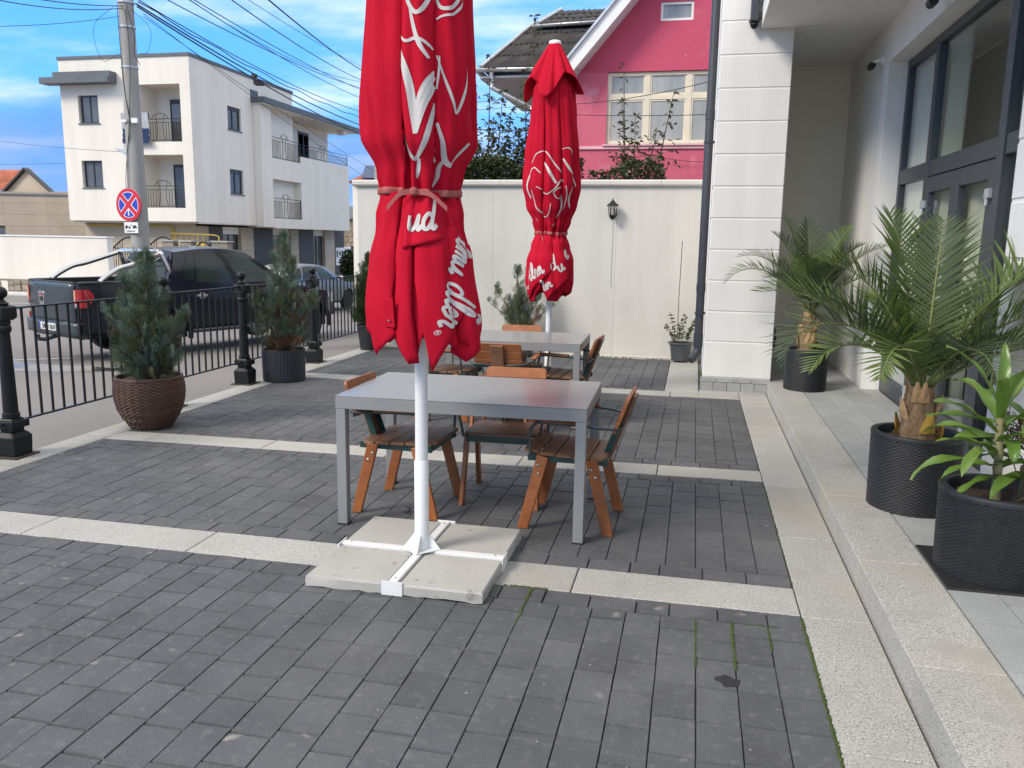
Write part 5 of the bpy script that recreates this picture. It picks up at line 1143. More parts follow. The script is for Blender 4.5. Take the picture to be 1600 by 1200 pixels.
for z in (6.96, 3.76): ab(MB().bx(-23.5, -23.38, 39.1, 40.47, z - .03, z + .012), 'window_sill', 'slabroof')
# right hand block with balconies
ab(MB().bx(-23.42, -22.98, 41.6, 42.75, 2.15, 8.56), 'pier', 'aptwhite')
ab(MB().bx(-23.2, -22.98, 42.751, 46.14, 2.10, 2.64), 'balcony_parapet', 'aptwhite'); ab(MB().bx(-24.4, -23.2, 42.76, 46.14, 4.78, 4.95).bx(-23.2, -22.98, 42.751, 46.14, 4.78, 5.9), 'balcony_slab', 'aptwhite')
ab(MB().bx(-23.2, -22.98, 46.145, 53.1, 2.10, 6.29).bx(-24.6, -23.2, 52.9, 53.1, 2.1, 6.29).bx(-24.5, -23.2, 46.145, 46.345, 2.6, 4.78).bx(-24.5, -23.2, 42.6, 53, 2.11, 2.25), 'balcony_wall', 'aptwhite')
ab(MB().bx(-24.6, -24.4, 42.4, 53.0, 2.0, 8.5), 'balcony_back_wall', 'aptwhite')
ab(MB().bx(-25, -22.62, 41.45, 54.3, 8.62, 8.92).bx(-23.9, -23.4, 41.45, 42.2, 8.921, 9.3), 'roof_edge', 'slabroof'); ab(MB().bx(-25, -22.7, 41.5, 54.2, 8.57, 8.615), 'roof_soffit', 'aptwhite'); ab(MB().bx(-23.4, -22.9, 52.2, 52.7, 8.3, 8.565), 'roof_beam', 'aptwhite')
win_x(45.3, 46.5, 4.96, 8.25, -24.36, ()); win_x(48.7, 50.1, 4.98, 8.1, -24.36, (49.4,), .15); win_x(45.1, 46.12, 2.3, 4.6, -24.36, ())
def arc_rail(p, q, z0, z1, par=A, zb=None, fm='iron'):
    """balcony railing with an arched motif, p..q horizontal end points"""
    p, q = Vector(p), Vector(q); d = q - p; n = max(4, int(d.length / .14)); m = MB(); z = lambda v, h: Vector((v.x, v.y, h))
    m.bar(z(p, z1), z(q, z1), .03, .03).bar(z(p, z1 - .16), z(q, z1 - .16), .02, .02).bar(z(p, z0), z(q, z0), .03, .03)
    for i in range(n + 1):
        e = p + d * (i / n)
        if .34 < i / n < .56: continue
        m.bar(z(e, z0), z(e, z1 - .16), .016, .016)
    c = .45; w = min(.45, d.length * .2) / d.length
    m.tube([z(p + d * (c + w * math.cos(a)), z1 + .26 * math.sin(a)) for a in [k * PI / 10 for k in range(11)]], .014, 5)
    for s in (-1, 1): m.tube([z(p + d * (c + s * w * (.35 + .5 * (2 * t - 1) ** 2 * .5)), z0 + (z1 + .18 - z0) * t) for t in [k / 8 for k in range(9)]], .013, 5)
    m.bar(z(p, z0), z(p, z1), .035, .035).bar(z(q, z0), z(q, z1), .035, .035)
    return m.build('balcony_railing', K[fm], par, world=True)
arc_rail((-26.1, 36.06, 0), (-23.98, 36.06, 0), 6.08, 7.05); arc_rail((-26.15, 36.06, 0), (-23.98, 36.06, 0), 3.0, 3.95)
arc_rail((-23.04, 42.8, 0), (-23.04, 46.1, 0), 5.96, 7.05); arc_rail((-23.04, 46.2, 0), (-23.04, 53.0, 0), 6.36, 7.0); arc_rail((-23.04, 42.8, 0), (-23.04, 46.1, 0), 2.68, 3.75)
# ground floor: cream and dark cladding piers
def tiled(m, x0, x1, y0, y1, z0, z1, mt, nm_='cladding_panel'):
    n = max(1, round((z1 - z0) / .62))
    for i in range(n): ab(MB().bx(x0, x1, y0, y1, z0 + (z1 - z0) * i / n + .004, z0 + (z1 - z0) * (i + 1) / n - .004), nm_, mt)
tiled(0, -30.35, -24.21, 36.9, 37.1, -1, 2.2, 'beige')
for a, b, mt in ((37.1, 38.2, 'beige'), (38.2, 39.5, 'darktile'), (41.3, 42.6, 'beige'), (42.6, 44.8, 'darktile'), (47.0, 48.0, 'beige'), (48.0, 50.1, 'darktile'), (51.8, 53.3, 'beige'), (53.3, 54.9, 'darktile')):
    tiled(0, -24.5, -24.2, a + .004, b - .004, -1, 2.1, mt)
for a, b in ((39.5, 41.3), (44.8, 47.0), (50.1, 51.8)):
    ab(MB().bx(-24.6, -24.35, a, b, 1.72, 2.1), 'lintel', 'recess'); win_x(a + .02, b - .02, -.95, 1.72, -24.42, ((a + b) / 2,))
ab(MB().bx(-30, -24.6, 37.2, 54.8, -1, 2.15), 'core', 'darktile')
ab(MB().tube([(-30.2, 36.82, 2.08), (-25.4, 36.82, 2.08), (-25.4, 36.82, -.6)], .035, 8).tube([(-25.25, 36.82, 2.05), (-25.25, 36.82, .8)], .03, 8).tube([(-25.25, 36.6, 1.72), (-22.9, 36.6, 1.66), (-22.65, 36.6, 1.6), (-22.65, 36.6, -.9)], .032, 8), 'gas_pipe', 'gas')
m = MB()
for k in range(6):
    x = -25.0 + k * .30; m.tube([(x, 36.6, 1.7), (x, 36.6, 1.25)], .02, 6); m.bx(x - .07, x + .07, 36.5, 36.65, 1.05, 1.25)
ab(m, 'gas_meter', 'gas')
sgn = ab(MB().bx(-24.19, -24.16, 53.42, 54.85, -.25, .95), 'notice_board', 'wsign')
m = MB()
for (a, b, c, d) in ((53.5, 53.75, .3, .75), (53.9, 54.2, .45, .7), (54.35, 54.6, .5, .75), (53.95, 54.2, -.05, .12), (54.4, 54.75, -.05, .1), (54.25, 54.55, .12, .3)): m.bx(-24.158, -24.154, a, b, c, d)
m.build('notice_mark', K['apframe'], sgn, world=True)
t = empty('solar_panel', 'blue solar panel hung on the upper balcony behind the concrete pole', 'solar panel', (-26.0, 35.9, 6.6))
rx = R(-8); P_ = lambda x, z, o=0: (x, -o * math.cos(rx) + z * math.sin(-rx) * -1 * .3, z)
m = MB().cb((-.30, -.05, 0), (1.45, .035, 1.45), rx=R(7)); m.build('panel_frame', K['zinc'], t)
for i in range(4):
    for j in range(6): MB().cb((-.30 - .53 + i * .353, -.07 - (-.58 + j * .232) * -.123, -.58 + j * .232), (.34, .012, .222), rx=R(7)).build('solar_cell', K['solar'], t)

# ------------------------------------------------------------------ left: long wall, beige building, tiled house, iron gate
w2 = empty('garden_wall', 'long plain cream wall on a stone plinth across the road', 'wall', (-23, 27.2, -.7))
MB().prism([(-60, 27, -.16), (-21.32, 27, -.12), (-21.32, 27, 1.48), (-60, 27, 1.62)], (0, .3, 0)).build('wall', K['aptwhite'], w2, world=True); MB().prism([(-60, 26.96, 1.625), (-21.28, 26.96, 1.483), (-21.28, 26.96, 1.53), (-60, 26.96, 1.67)], (0, .4, 0)).build('coping', K['wht'], w2, world=True)
rg = random.Random(12); x = -30.0
while x < -21.4:
    wd = rg.uniform(.3, .6); z = -.78
    while z < -.19:
        h = min(rg.uniform(.16, .30), -.175 - z); MB().bx(x + .012, x + wd - .012, 26.9 + rg.uniform(-.02, .02), 27.0, z + .01, z + h - .008).build('plinth_stone', K['stone'], w2, world=True, bevel=.02); z += h
        if h < .05: break
    x += wd
MB().bx(-60, -21.35, 26.95, 27.2, -.9, -.17).build('plinth', K['stone'], w2, world=True)
MB().bx(-26.0, -25.72, 26.88, 27.0, -.85, -.2).build('plinth_pier', K['aptwhite'], w2, world=True)
ir = empty('iron_gate', 'black arched iron gate between stone pillars behind the pickup', 'gate', (-22.5, 31, -.8))
for x0, x1 in ((-21.7, -21.2), (-20.85, -20.35), (-19.4, -18.7)):
    MB().bx(x0, x1, 30.8, 31.2, -.8, 1.36).build('pillar', K['stone'], ir, world=True); MB().bx(x0 - .05, x1 + .05, 30.75, 31.25, 1.362, 1.42).build('pillar_cap', K['granite'], ir, world=True)
for x0, x1, zt in ((-24.2, -22.6, 1.05), (-22.55, -21.0, 1.08), (-20.35, -19.45, 1.0)):
    m = MB(); n = int((x1 - x0) / .11)
    for i in range(n + 1):
        x = x0 + (x1 - x0) * i / n; zz = zt + .45 * math.sin(PI * i / n) * (1 if x1 - x0 > 1 else .8); m.bar((x, 31, -.7), (x, 31, zt if .3 < i / n < .7 else zz), .02, .02)
    m.tube([(x0 + (x1 - x0) * k / 14, 31, zt + .45 * math.sin(PI * k / 14) * (1 if x1 - x0 > 1 else .8)) for k in range(15)], .03, 6).bar((x0, 31, zt), (x1, 31, zt), .03, .03).bar((x0, 31, zt - .25), (x1, 31, zt - .25), .02, .02).bar((x0, 31, -.6), (x1, 31, -.6), .03, .03)
    m.build('gate_leaf', K['iron'], ir, world=True)
bb = empty('beige_building', 'low taupe clad building at the left edge beside the apartment block', 'building', (-38, 40, -1))
n = 8
for i in range(n):
    z0, z1 = -1 + i * .6, -1 + (i + 1) * .6 - .008
    zz = min(z1, 3.78)
    xs_ = [-50, -36.2, -33.5, -30.5]
    for a, b in zip(xs_, xs_[1:]):
        if a < -40 and 1.2 < z0 + .3 < 2.0: a2 = -50; MB().bx(-50, -37.2, 38, 38.3, z0, zz).build('cladding_panel', K['beigew'], bb, world=True); continue
        if z0 < 3.7: MB().bx(a + .004, b - .004, 38, 38.3, z0, zz).build('cladding_panel', K['beigew'], bb, world=True)
MB().bx(-50, -30.5, 38.25, 46, -1, 3.76).build('core', K['beigew'], bb, world=True); MB().prism([(-50, 37.95, 3.79), (-30.45, 37.95, 3.52), (-30.45, 37.95, 3.62), (-50, 37.95, 3.89)], (0, .4, 0)).build('parapet_cap', K['slabroof'], bb, world=True)
MB().bx(-37.2, -36.2, 38.15, 38.24, 1.3, 1.9).build('window', K['apglass'], bb, world=True)
th = empty('tiled_house', 'old house with an orange tiled roof and a peeling yellow gable', 'house', (-46, 50, -1))
MB().prism([(-45.9, 48, -1), (-41.4, 48, -1), (-41.4, 48, 3.9), (-43.65, 48, 5.75), (-45.9, 48, 3.9)], (0, .3, 0)).build('gable_wall', K['beige'], th, world=True)
MB().bx(-60, -45.9, 48.2, 54, -1, 4.4).build('wall', K['beige'], th, world=True)
for r in range(6):
    for k in range(26):
        u0 = -57 + k * .44; y0 = 47.9 + r * .45; z0 = 4.45 + r * .245
        MB().prism([(u0, y0, z0 + .05), (u0 + .22, y0, z0 + .13), (u0 + .43, y0, z0 + .05), (u0 + .43, y0, z0), (u0, y0, z0)], (.28 * 1.0 if 0 else 0, .5, .245)).build('roof_tile', K['tileroof'], th, world=True)
m = MB()
for s in (-1, 1):
    for k in range(12): t0 = k / 12; m.cb((-43.65 + s * (2.45 * t0 + .1), 47.95, 5.86 - 2.0 * t0 - .08), (.26, .4, .11), ry=s * R(38))
m.build('verge_tile', K['darktile'], th, world=True)
sh = empty('stone_house', 'dark roofed rubble stone house glimpsed beside the apartment block', 'house', (-25.5, 61, -1))
rg = random.Random(2)
for i in range(9):
    for k in range(7):
        x0 = -27.2 + k * .45 + (i % 2) * .2; MB().bx(x0 + .01, x0 + .44, 60 + rg.uniform(-.03, .03), 60.4, -.9 + i * .44, -.9 + i * .44 + .42).build('stone', K['stone'], sh, world=True)
MB().bx(-27.5, -23, 60.2, 64, -1, 3.1).build('core', K['stone'], sh, world=True); MB().prism([(-27.6, 59.8, 3.05), (-27.6, 62, 4.1), (-27.6, 64.2, 3.05)], (4.7, 0, 0)).build('roof', K['slabroof'], sh, world=True)
rl = empty('far_solar_roof', 'small orange roof with a solar panel peeking over the cream wall end', 'house', (-16.4, 40, -1))
MB().bx(-17.2, -14, 40.2, 44, -1, 4.5).build('wall', K['aptwhite'], rl, world=True); MB().prism([(-17.25, 39.9, 4.45), (-14, 39.9, 4.45), (-14, 42, 5.3), (-16.6, 42, 5.3)], (0, .05, -.12)).build('roof', K['tileroof'], rl, world=True); MB().prism([(-16.55, 39.85, 4.55), (-15.6, 39.85, 4.55), (-15.6, 40.9, 5.25), (-16.75, 40.9, 5.25)], (0, -.05, .05)).build('solar_cell', K['solar'], rl, world=True)
bs = empty('dark_bush', 'dark rounded bush beside the road at the end of the block', 'bush', (-20.25, 48, -1)); rg = random.Random(4); m = MB()
for i in range(2600):
    d = Vector((rg.gauss(0, 1), rg.gauss(0, 1), rg.gauss(0, 1))).normalized(); p = Vector((d.x * 1.1, d.y * 1.0, 1.0 + d.z * 1.05)) * rg.uniform(.5, 1); oval_leaf(m, p, d + Vector((rg.uniform(-1, 1), rg.uniform(-1, 1), 0)), .22, .14, rg)
m.build('foliage', K['leafd'], bs, recalc=False); MB().tube([(0, 0, 0), (.05, 0, 1.2)], [.09, .05], 6).build('trunk', K['bark'], bs)
m = MB(); rg = random.Random(8)
for (x0, x1, y0, y1, n, h) in ((-26.8, -25.8, 26.3, 26.8, 260, .22), (-22.8, -18, 45, 47, 500, .3), (-24.6, -21.5, 26.4, 26.8, 120, .16)):
    for i in range(n):
        x, y = rg.uniform(x0, x1), rg.uniform(y0, y1); zz = terr(x, y) - .01 if y > 30 else -.62; a = rg.uniform(0, 6.3); w = .02 if y < 30 else .05; hh = h * rg.uniform(.5, 1.1)
        m.add([(x - w * math.cos(a), y - w * math.sin(a), zz), (x + w * math.cos(a), y + w * math.sin(a), zz), (x + rg.uniform(-.08, .08), y + rg.uniform(-.08, .08), zz + hh)], [(0, 1, 2)])
tag(m.build('roadside_grass', K['grass'], recalc=False), 'tufts of roadside grass at the foot of the far walls', kind='stuff')

# ------------------------------------------------------------------ concrete pole, sign, cables
up_ = empty('utility_pole', 'round concrete utility pole carrying a bundle of black cables behind the pickup', 'pole', (-12.24, 16.6, -.55))
MB().lathe([(.215, 0), (.20, 1.5), (.178, 4.2), (.155, 6.9), (.15, 8.2)], 24).build('shaft', K['polec'], up_, smooth=60)
for zz, nm_ in ((3.95, 'clamp_band'), (6.55, 'clamp_band'), (7.05, 'clamp_band'), (5.72, 'clamp_band')): MB().lathe([(.178, 0), (.178, .04)], 24, (0, 0, zz)).build(nm_, K['zinc'], up_)
m = MB().tube(catmull([(-.10, -.16, 7.0), (-.05, -.17, 5.4), (.06, -.19, 4.5), (-.05, -.20, 3.9), (-.09, -.21, 2.7)], 8), .008, 5).tube(catmull([(.1, -.15, 6.9), (.13, -.16, 5.8), (.02, -.19, 4.4), (-.12, -.20, 3.4), (-.1, -.2, 2.9)], 8), .007, 5).tube(catmull([(.12, -.15, 7.0), (.3, -.2, 6.4), (.28, -.2, 6.0), (.40, -.2, 5.75)], 8), .008, 5).tube(catmull([(-.2, -.1, 7.0), (-.75, -.1, 6.6), (-.6, -.1, 5.9), (-.1, -.17, 6.0)], 8), .005, 4).tube(catmull([(.2, -.1, 6.9), (.62, -.1, 6.5), (.55, -.1, 6.05), (.35, -.1, 6.0)], 8), .005, 4)
m.build('drop_cable', K['cable'], up_)
MB().prism([(-.52, -.02, 4.05), (-.22, -.02, 4.02), (-.16, -.02, 3.92), (-.22, -.02, 3.90)], (0, .04, 0)).bx(-.24, -.12, -.05, .05, 3.95, 4.12).build('side_bracket', K['zinc'], up_); MB().bx(-.2, -.02, -.21, -.19, 4.58, 4.63).build('cable_hook', K['wht'], up_); MB().bx(.1, .24, -.2, -.15, 4.56, 4.66).build('cable_hook', K['wht'], up_)
sg = empty('no_stopping_sign', 'round blue and red no stopping sign with a white plate on the concrete pole', 'road sign', (-12.30, 16.36, 2.26), R(-9))
def disc(r, y0, y1, n=48): return MB().lathe([(r, y0), (r, y1)], n, (0, 0, 0), 'y')
disc(.355, -.012, .010).build('red_disc', K['red'], sg); disc(.362, .0105, .016).build('rim', K['zinc'], sg)
for k in range(4):                                   # four blue sectors with white edge
    for (off, mt, y, rr, gap) in ((0, 'wsign', -.0145, .282, .048), (0, 'blue', -.0165, .268, .066)):
        c0 = k * PI / 2; P = []
        g2 = gap; rad_ = rr; da = math.asin(g2 / rad_)
        P.append((g2 * math.sqrt(2) * math.cos(c0), g2 * math.sqrt(2) * math.sin(c0)))
        for i in range(13): a = c0 - PI / 4 + da + (PI / 2 - 2 * da) * i / 12; P.append((rad_ * math.cos(a), rad_ * math.sin(a)))
        MB().prism([(a, y, b) for a, b in P], (0, .0016, 0)).build('blue_sector' if mt == 'blue' else 'white_edge', K[mt], sg)
m = MB().bx(-.014, .014, -.020, -.0175, -.215, -.115)
for s, z in ((1, -.115), (-1, -.215)): m.prism([(-.036, -.020, z - s * .012), (.036, -.020, z - s * .012), (0, -.020, z + s * .032)], (0, .0025, 0))
m.build('white_arrow', K['wsign'], sg)
pl = MB().cb((.03, 0, -.50), (.40, .016, .235)).build('plate', K['wsign'], sg, bevel=.006)
m = MB(); Y_ = -.0105
def pg(poly): m.prism([(a + .03, Y_, b - .50) for a, b in poly], (0, .002, 0))
pg([(-.17, .0), (-.15, .055), (-.10, .055), (-.09, .015), (.0, .01), (.0, -.005), (-.17, -.005)]); pg([(-.08, .02), (.035, .075), (.04, .065), (-.06, .012)]); pg([(.03, .07), (.036, .07), (.05, .02), (.044, .02)])
pg([(.05, .02), (.07, .045), (.10, .06), (.14, .055), (.165, .025), (.17, .0), (.055, -.008)])
for cx_, cz_ in ((-.14, -.01), (-.03, -.01), (.08, -.012), (.145, -.005)): pg([(cx_ + .017 * math.cos(a), cz_ + .017 * math.sin(a)) for a in [k * PI / 6 for k in range(12)]])
for k in range(9): pg([(-.12 + k * .027, -.06), (-.10 + k * .027, -.06), (-.10 + k * .027, -.085), (-.12 + k * .027, -.085)])
m.build('tow_truck_pictogram', K['platetx'], pl)
MB().bx(-.02, .02, .012, .07, -.55, .1).build('bracket', K['zinc'], sg)
far_p = empty('utility_pole', 'distant concrete utility pole hidden behind the big parasol', 'pole', (-13.36, 34, -.95)); MB().lathe([(.2, 0), (.14, 9.4)], 14).build('shaft', K['polec'], far_p, smooth=60)
WIRES = [(-12.00, 16.60, 6.50, -13.37, 34.00, 6.08, 0.25, 2), (-11.97, 16.60, 6.44, -13.38, 34.00, 5.64, 0.20, 2), (-11.93, 16.60, 6.57, -13.36, 34.00, 6.68, 0.30, 1.3), (-11.94, 16.60, 6.53, -13.37, 34.00, 6.39, 0.25, 1.4),
 (-11.83, 16.60, 6.29, -13.40, 34.00, 3.84, 0.10, .7), (-11.83, 16.60, 6.23, -13.39, 34.00, 4.37, 0.10, .7), (-9.74, 14.00, 5.90, -13.35, 34.00, 7.63, 0.20, 1.1), (-8.96, 13.50, 5.75, -13.35, 34.00, 7.17, 0.20, 1), (-8.86, 13.50, 5.73, -13.35, 34.00, 7.50, 0.15, 1),
 (-7.86, 13.00, 5.58, -13.34, 34.00, 7.91, 0.20, 1.2), (-6.90, 12.50, 5.41, -13.34, 34.00, 8.22, 0.15, 1.6), (-7.41, 13.00, 5.46, -13.36, 34.00, 8.42, 0.10, .6), (-12.1, 16.60, 7.45, -13.34, 34.00, 8.01, 0.60, .9),
 (-10.2, 7.40, 4.9, -12.25, 16.60, 6.46, 0.25, 1), (-10.2, 7.40, 4.9, -12.26, 16.60, 6.42, 0.35, .9), (-13.34, 14.00, 5.46, -12.36, 16.60, 6.26, 0.05, .6), (-25.20, 26.00, 4.95, -12.54, 16.60, 3.42, 0.05, .5), (-44, 38.0, 5.3, -30.45, 36.5, 5.1, 0.10, .8),
 (-13.36, 34.00, 8.3, -3.34, 17.00, 5.35, 0.25, .6), (-13.36, 34.00, 7.6, -3.13, 17.00, 4.53, 0.3, .8), (-13.36, 34, 7.4, -3.12, 17.00, 4.35, 0.30, .6), (-13.36, 34, 6.9, -3.31, 17.00, 3.80, 0.2, 1), (-13.36, 34, 6.2, -3.90, 16.9, 3.36, 0.05, .6),
 (-3.36, 16.95, 4.3, 0.28, 13.50, 4.09, 0.12, .6), (-3.36, 16.95, 4.15, 0.31, 13.50, 3.56, 0.04, .6), (-1.48, 16.9, 3.44, 2.2, 16.9, 3.6, 0.35, .5)]
for i, (x0, y0, z0, x1, y1, z1, s, r) in enumerate(WIRES):
    P = []
    for k in range(25): t = k / 24; P.append((x0 + (x1 - x0) * t, y0 + (y1 - y0) * t, z0 + (z1 - z0) * t - 4 * s * t * (1 - t) + (0 if i != 3 else .03 * math.sin(t * 40))))
    o = MB().tube(P, .0085 * r + .001, 5).build('cable', K['cable'])
    g_ = ('black cable in the heavy bundle leaving the concrete pole to the right', 'bundled cables at the concrete pole') if i in (0, 1, 2, 3, 12) else (('thin black wire dropping steeply from the concrete pole past the apartment roof', 'thin wires') if i in (4, 5) else (('black overhead wire crossing the open sky between the pole and the parasol', 'free hanging overhead wires') if i < 12 else (('black wire in the sky left of the concrete pole', 'wires left of the pole') if i < 18 else (('black wire between the two parasols running to the pink house', 'wires to the pink house') if i < 23 else ('thin wire strung across the pink house wall', 'wires on the pink house')))))
    tag(o, g_[0], 'cable', g_[1])
b_ = MB().cb((-12.66, 22.9, 6.02), (.22, .3, .12), rz=.2).cb((-12.62, 22.6, 6.16), (.1, .16, .1)).build('cable_splice', K['blackpl']); tag(b_, 'small black splice box hanging in the cable bundle', 'cable box')
# ------------------------------------------------------------------ vehicles
def car_body(root, pt, x0, x1, bottom, top, half, arches, ar, dx=.055, rows_=9, mat_='carpaint', bulge=.10, toptuck=.05):
    n = int((x1 - x0) / dx); xs = [x0 + (x1 - x0) * i / n for i in range(n + 1)]
    def bot(x):
        z = bottom(x)
        for c, zc in arches:
            if abs(x - c) < ar: z = max(z, zc + math.sqrt(ar * ar - (x - c) ** 2))
        return z
    m = MB()
    for s in (-1, 1):
        g_ = []
        for x in xs:
            b, t, h = bot(x), top(x), half(x); row = []
            for j in range(rows_ + 1):
                q = j / rows_; z = b + (t - b) * q; u = (z - bottom(x)) / max(.01, t - bottom(x)); row.append((x, s * h * (1 - bulge * (1 - u) ** 2.2 * .6 - toptuck * max(0, u - .55) ** 2 * 4), z))
            g_.append(row)
        m.grid(g_)
    return m, xs, bot
def wheel(root, x, y, z, r, w, s, rim='silver'):
    t = MB().lathe([(r * .62, -w / 2), (r * .9, -w / 2), (r, -w * .36), (r, w * .36), (r * .9, w / 2), (r * .62, w / 2)], 32, (x, y, z), 'y').build('wheel', K['tyre'], root, smooth=40)
    m = MB().lathe([(r * .64, s * w * .5 - s * .01), (r * .60, s * w * .40), (r * .56, s * w * .22), (r * .1, s * w * .22)], 28, (x, y, z), 'y', caps=False)
    for k in range(6): a = k * PI / 3; m.bar((x + .05 * math.cos(a), y + s * w * .36, z + .05 * math.sin(a)), (x + r * .60 * math.cos(a), y + s * w * .40, z + r * .60 * math.sin(a)), .055, .03, (0, 1, 0))
    m.lathe([(.065, s * w * .30), (.06, s * w * .42), (.01, s * w * .43)], 16, (x, y, z), 'y'); m.build('rim', K[rim], t, smooth=40)
def smooth01(a, b, x): t = max(0, min(1, (x - a) / (b - a))); return t * t * (3 - 2 * t)
T = empty('pickup_truck', 'dark blue double cab pickup parked beyond the iron fence with a polished roll bar', 'pickup', (-8.58, 13.52, -.37), R(66.1))
half = lambda x: .875 - .055 * smooth01(-2.2, -2.78, x) - .02 * smooth01(1.6, 2.0, x) - .26 * smooth01(1.95, 2.42, x)
topf = lambda x: (1.24 if x < -1.35 else 1.24 - .10 * smooth01(-1.35, -.6, x)) - (.05 * smooth01(-.6, 1.2, x) + .13 * smooth01(1.15, 2.15, x) + .18 * smooth01(2.1, 2.42, x))
bott = lambda x: .46 + .05 * smooth01(-2.2, -2.75, x) + .0 * x
m, xs_, bot_ = car_body(T, None, -2.76, 2.40, bott, topf, half, [(-1.5, .36), (1.5, .36)], .46)
# hood and cab deck
g_ = []
for x in [v for v in xs_ if v > -1.30]:
    h = half(x) * .95; t = topf(x); g_.append([(x, h * q, t + .05 * (1 - q * q) * (.4 + .6 * smooth01(2.4, 1.6, x))) for q in (-1, -.8, -.4, 0, .4, .8, 1)])
m.grid(g_)
x = 2.40; m.grid([[(x + .06 * (1 - q * q), half(x) * q * .97, z) for q in (-1, -.6, -.2, .2, .6, 1)] for z in (.46, .62, .8, .84)])
m.build('body', K['carpaint'], T, smooth=40)
m = MB().bx(-2.70, -1.30, -.70, .70, .76, .80)
for s in (-1, 1): m.bx(-2.70, -1.30, s * .70 - .01, s * .70 + .01, .8, 1.23); m.bx(-2.74, -1.28, min(s * .69, s * .845), max(s * .69, s * .845), 1.225, 1.262)
m.bx(-1.30, -1.27, -.8, .8, .6, 1.25).build('bed_liner', K['blackpl'], T, bevel=.008)
m = MB()
for s in (-1, 1):
    for c in (-1.5, 1.5): m.bx(c - .5, c + .5, min(s * .42, s * .78), max(s * .42, s * .78), .30, .90)
m.bx(-2.5, 2.2, -.45, .45, .35, .55).build('underbody', K['blackpl'], T)
for s in (-1, 1):
    for c in (-1.5, 1.5):
        rows = [[(c + r * math.cos(a), s * y, .36 + r * math.sin(a)) for r, y in ((.455, .875), (.47, .905), (.535, .905), (.55, .865))] for a in [PI * (k / 20) * 1.10 - .16 for k in range(21)]]
        MB().grid(rows).build('wheel_arch', K['carpaint'], T, smooth=40)
        wheel(T, c, s * .755, .36, .365, .235, s)
# tailgate, rear corners, lights, bumper
g_ = [[(-2.775 - .022 * (1 - (2 * q - 1) ** 2) - .012 * math.sin(u * PI), -.70 + 1.40 * q, .63 + .61 * u) for q in [k / 8 for k in range(9)]] for u in (0, .1, .3, .5, .7, .9, 1)]
tg = MB().grid(g_).build('tailgate', K['cardust'], T, smooth=50, solid=.03)
MB().bx(-2.80, -2.74, -.70, .70, 1.235, 1.26).build('tailgate_cap', K['blackpl'], tg, bevel=.008)
m = MB()
for s in (-1, 1):
    m.grid([[(-2.76 - .015 * q, s * (.815 - .105 * q), z) for q in (0, .5, 1)] for z in (.5, .75, 1.0, 1.255)])
m.build('rear_corner', K['carpaint'], T, smooth=50)
for s in (-1, 1):
    lt = MB(); rows = []
    for u in [k / 8 for k in range(9)]:
        z = .88 + .27 * u; fwdx = .07 + .20 * math.sin(PI * (.15 + .75 * u)) ** .8 * (.55 + .45 * u)
        rows.append([(-2.80, s * .715, z), (-2.805, s * .78, z), (-2.78, s * .838, z), (-2.74, s * .862, z), (-2.78 + fwdx * .6, s * .868, z), (-2.78 + fwdx, s * (half(-2.78 + fwdx) * .985 + .004), z)])
    l = lt.grid(rows).build('tail_light', K['redlens'], T, smooth=60)
    MB().grid([[(-2.809, s * y, z) for y in (.725, .775)] for z in (.96, 1.05, 1.14)]).build('indicator_lens', K['orlens'], l); MB().lathe([(.032, 0), (.032, -.006), (.018, -.008)], 14, (-2.805, s * .765, .905), 'x').build('reversing_lamp', K['chrome'], l)
    MB().bx(-2.79, -2.775, s * .80 - .02, s * .80 + .02, .62, .74).build('reflector', K['redlens'], T)
bp = MB().grid([[(-2.80 - .05 * math.sin(PI * q) - .01, -.83 + 1.66 * q, z) for q in [k / 10 for k in range(11)]] for z in (.44, .50, .60, .635)]).grid([[(-2.70, -.83 + 1.66 * q, .635) for q in (0, .5, 1)], [(-2.82, -.83 + 1.66 * q, .635) for q in (0, .5, 1)]]).build('rear_bumper', K['cardust'], T, smooth=40, solid=.02)
em = MB().prism([(-2.815, .27 + a * .105, .98 + b * .11) for a, b in ((-.8, 1), (.8, 1), (1, .75), (.7, -.8), (.45, -1), (-.45, -1), (-.7, -.8), (-1, .75))], (-.012, 0, 0)).build('emblem', K['chrome'], tg, bevel=.004)
MB().bx(-2.833, -2.8275, .21, .33, 1.025, 1.055).build('emblem_bar', K['redlens'], em); MB().bx(-2.833, -2.8275, .225, .315, .935, 1.005).build('emblem_block', K['platetx'], em)
pl = MB().bx(-2.875, -2.862, -.22, .30, .50, .61).build('number_plate', K['plate'], T, bevel=.003)
m = MB(); SEG = {'S': 'abgcd'[0:0] or 'afgcd', 'M': 'm', '2': 'abged', '1': 'bc', 'B': 'abcdefg', 'U': 'bcdef', 'H': 'bcefg'}
yy = .205
for chh in 'SM 21 BUH':
    if chh != ' ':
        w, h, t = .040, .072, .010; zb = .519; q = lambda a0, a1, b0, b1: m.bx(-2.8785, -2.8745, yy - a1, yy - a0, zb + b0, zb + b1)
        for sgm in SEG[chh]:
            if sgm == 'a': q(0, w, h - t, h)
            if sgm == 'g': q(0, w, h / 2 - t / 2, h / 2 + t / 2)
            if sgm == 'd': q(0, w, 0, t)
            if sgm == 'f': q(0, t, h / 2, h)
            if sgm == 'e': q(0, t, 0, h / 2)
            if sgm == 'b': q(w - t, w, h / 2, h)
            if sgm == 'c': q(w - t, w, 0, h / 2)
            if sgm == 'm': q(0, t, 0, h); q(w - t, w, 0, h); q(w / 2 - t / 2, w / 2 + t / 2, h * .4, h * .85); q(t, w - t, h * .85, h)
    yy -= .054 if chh != ' ' else .022
m.build('plate_text', K['platetx'], pl); MB().bx(-2.8785, -2.8745, .262, .296, .503, .607).build('plate_band', K['blue'], pl)
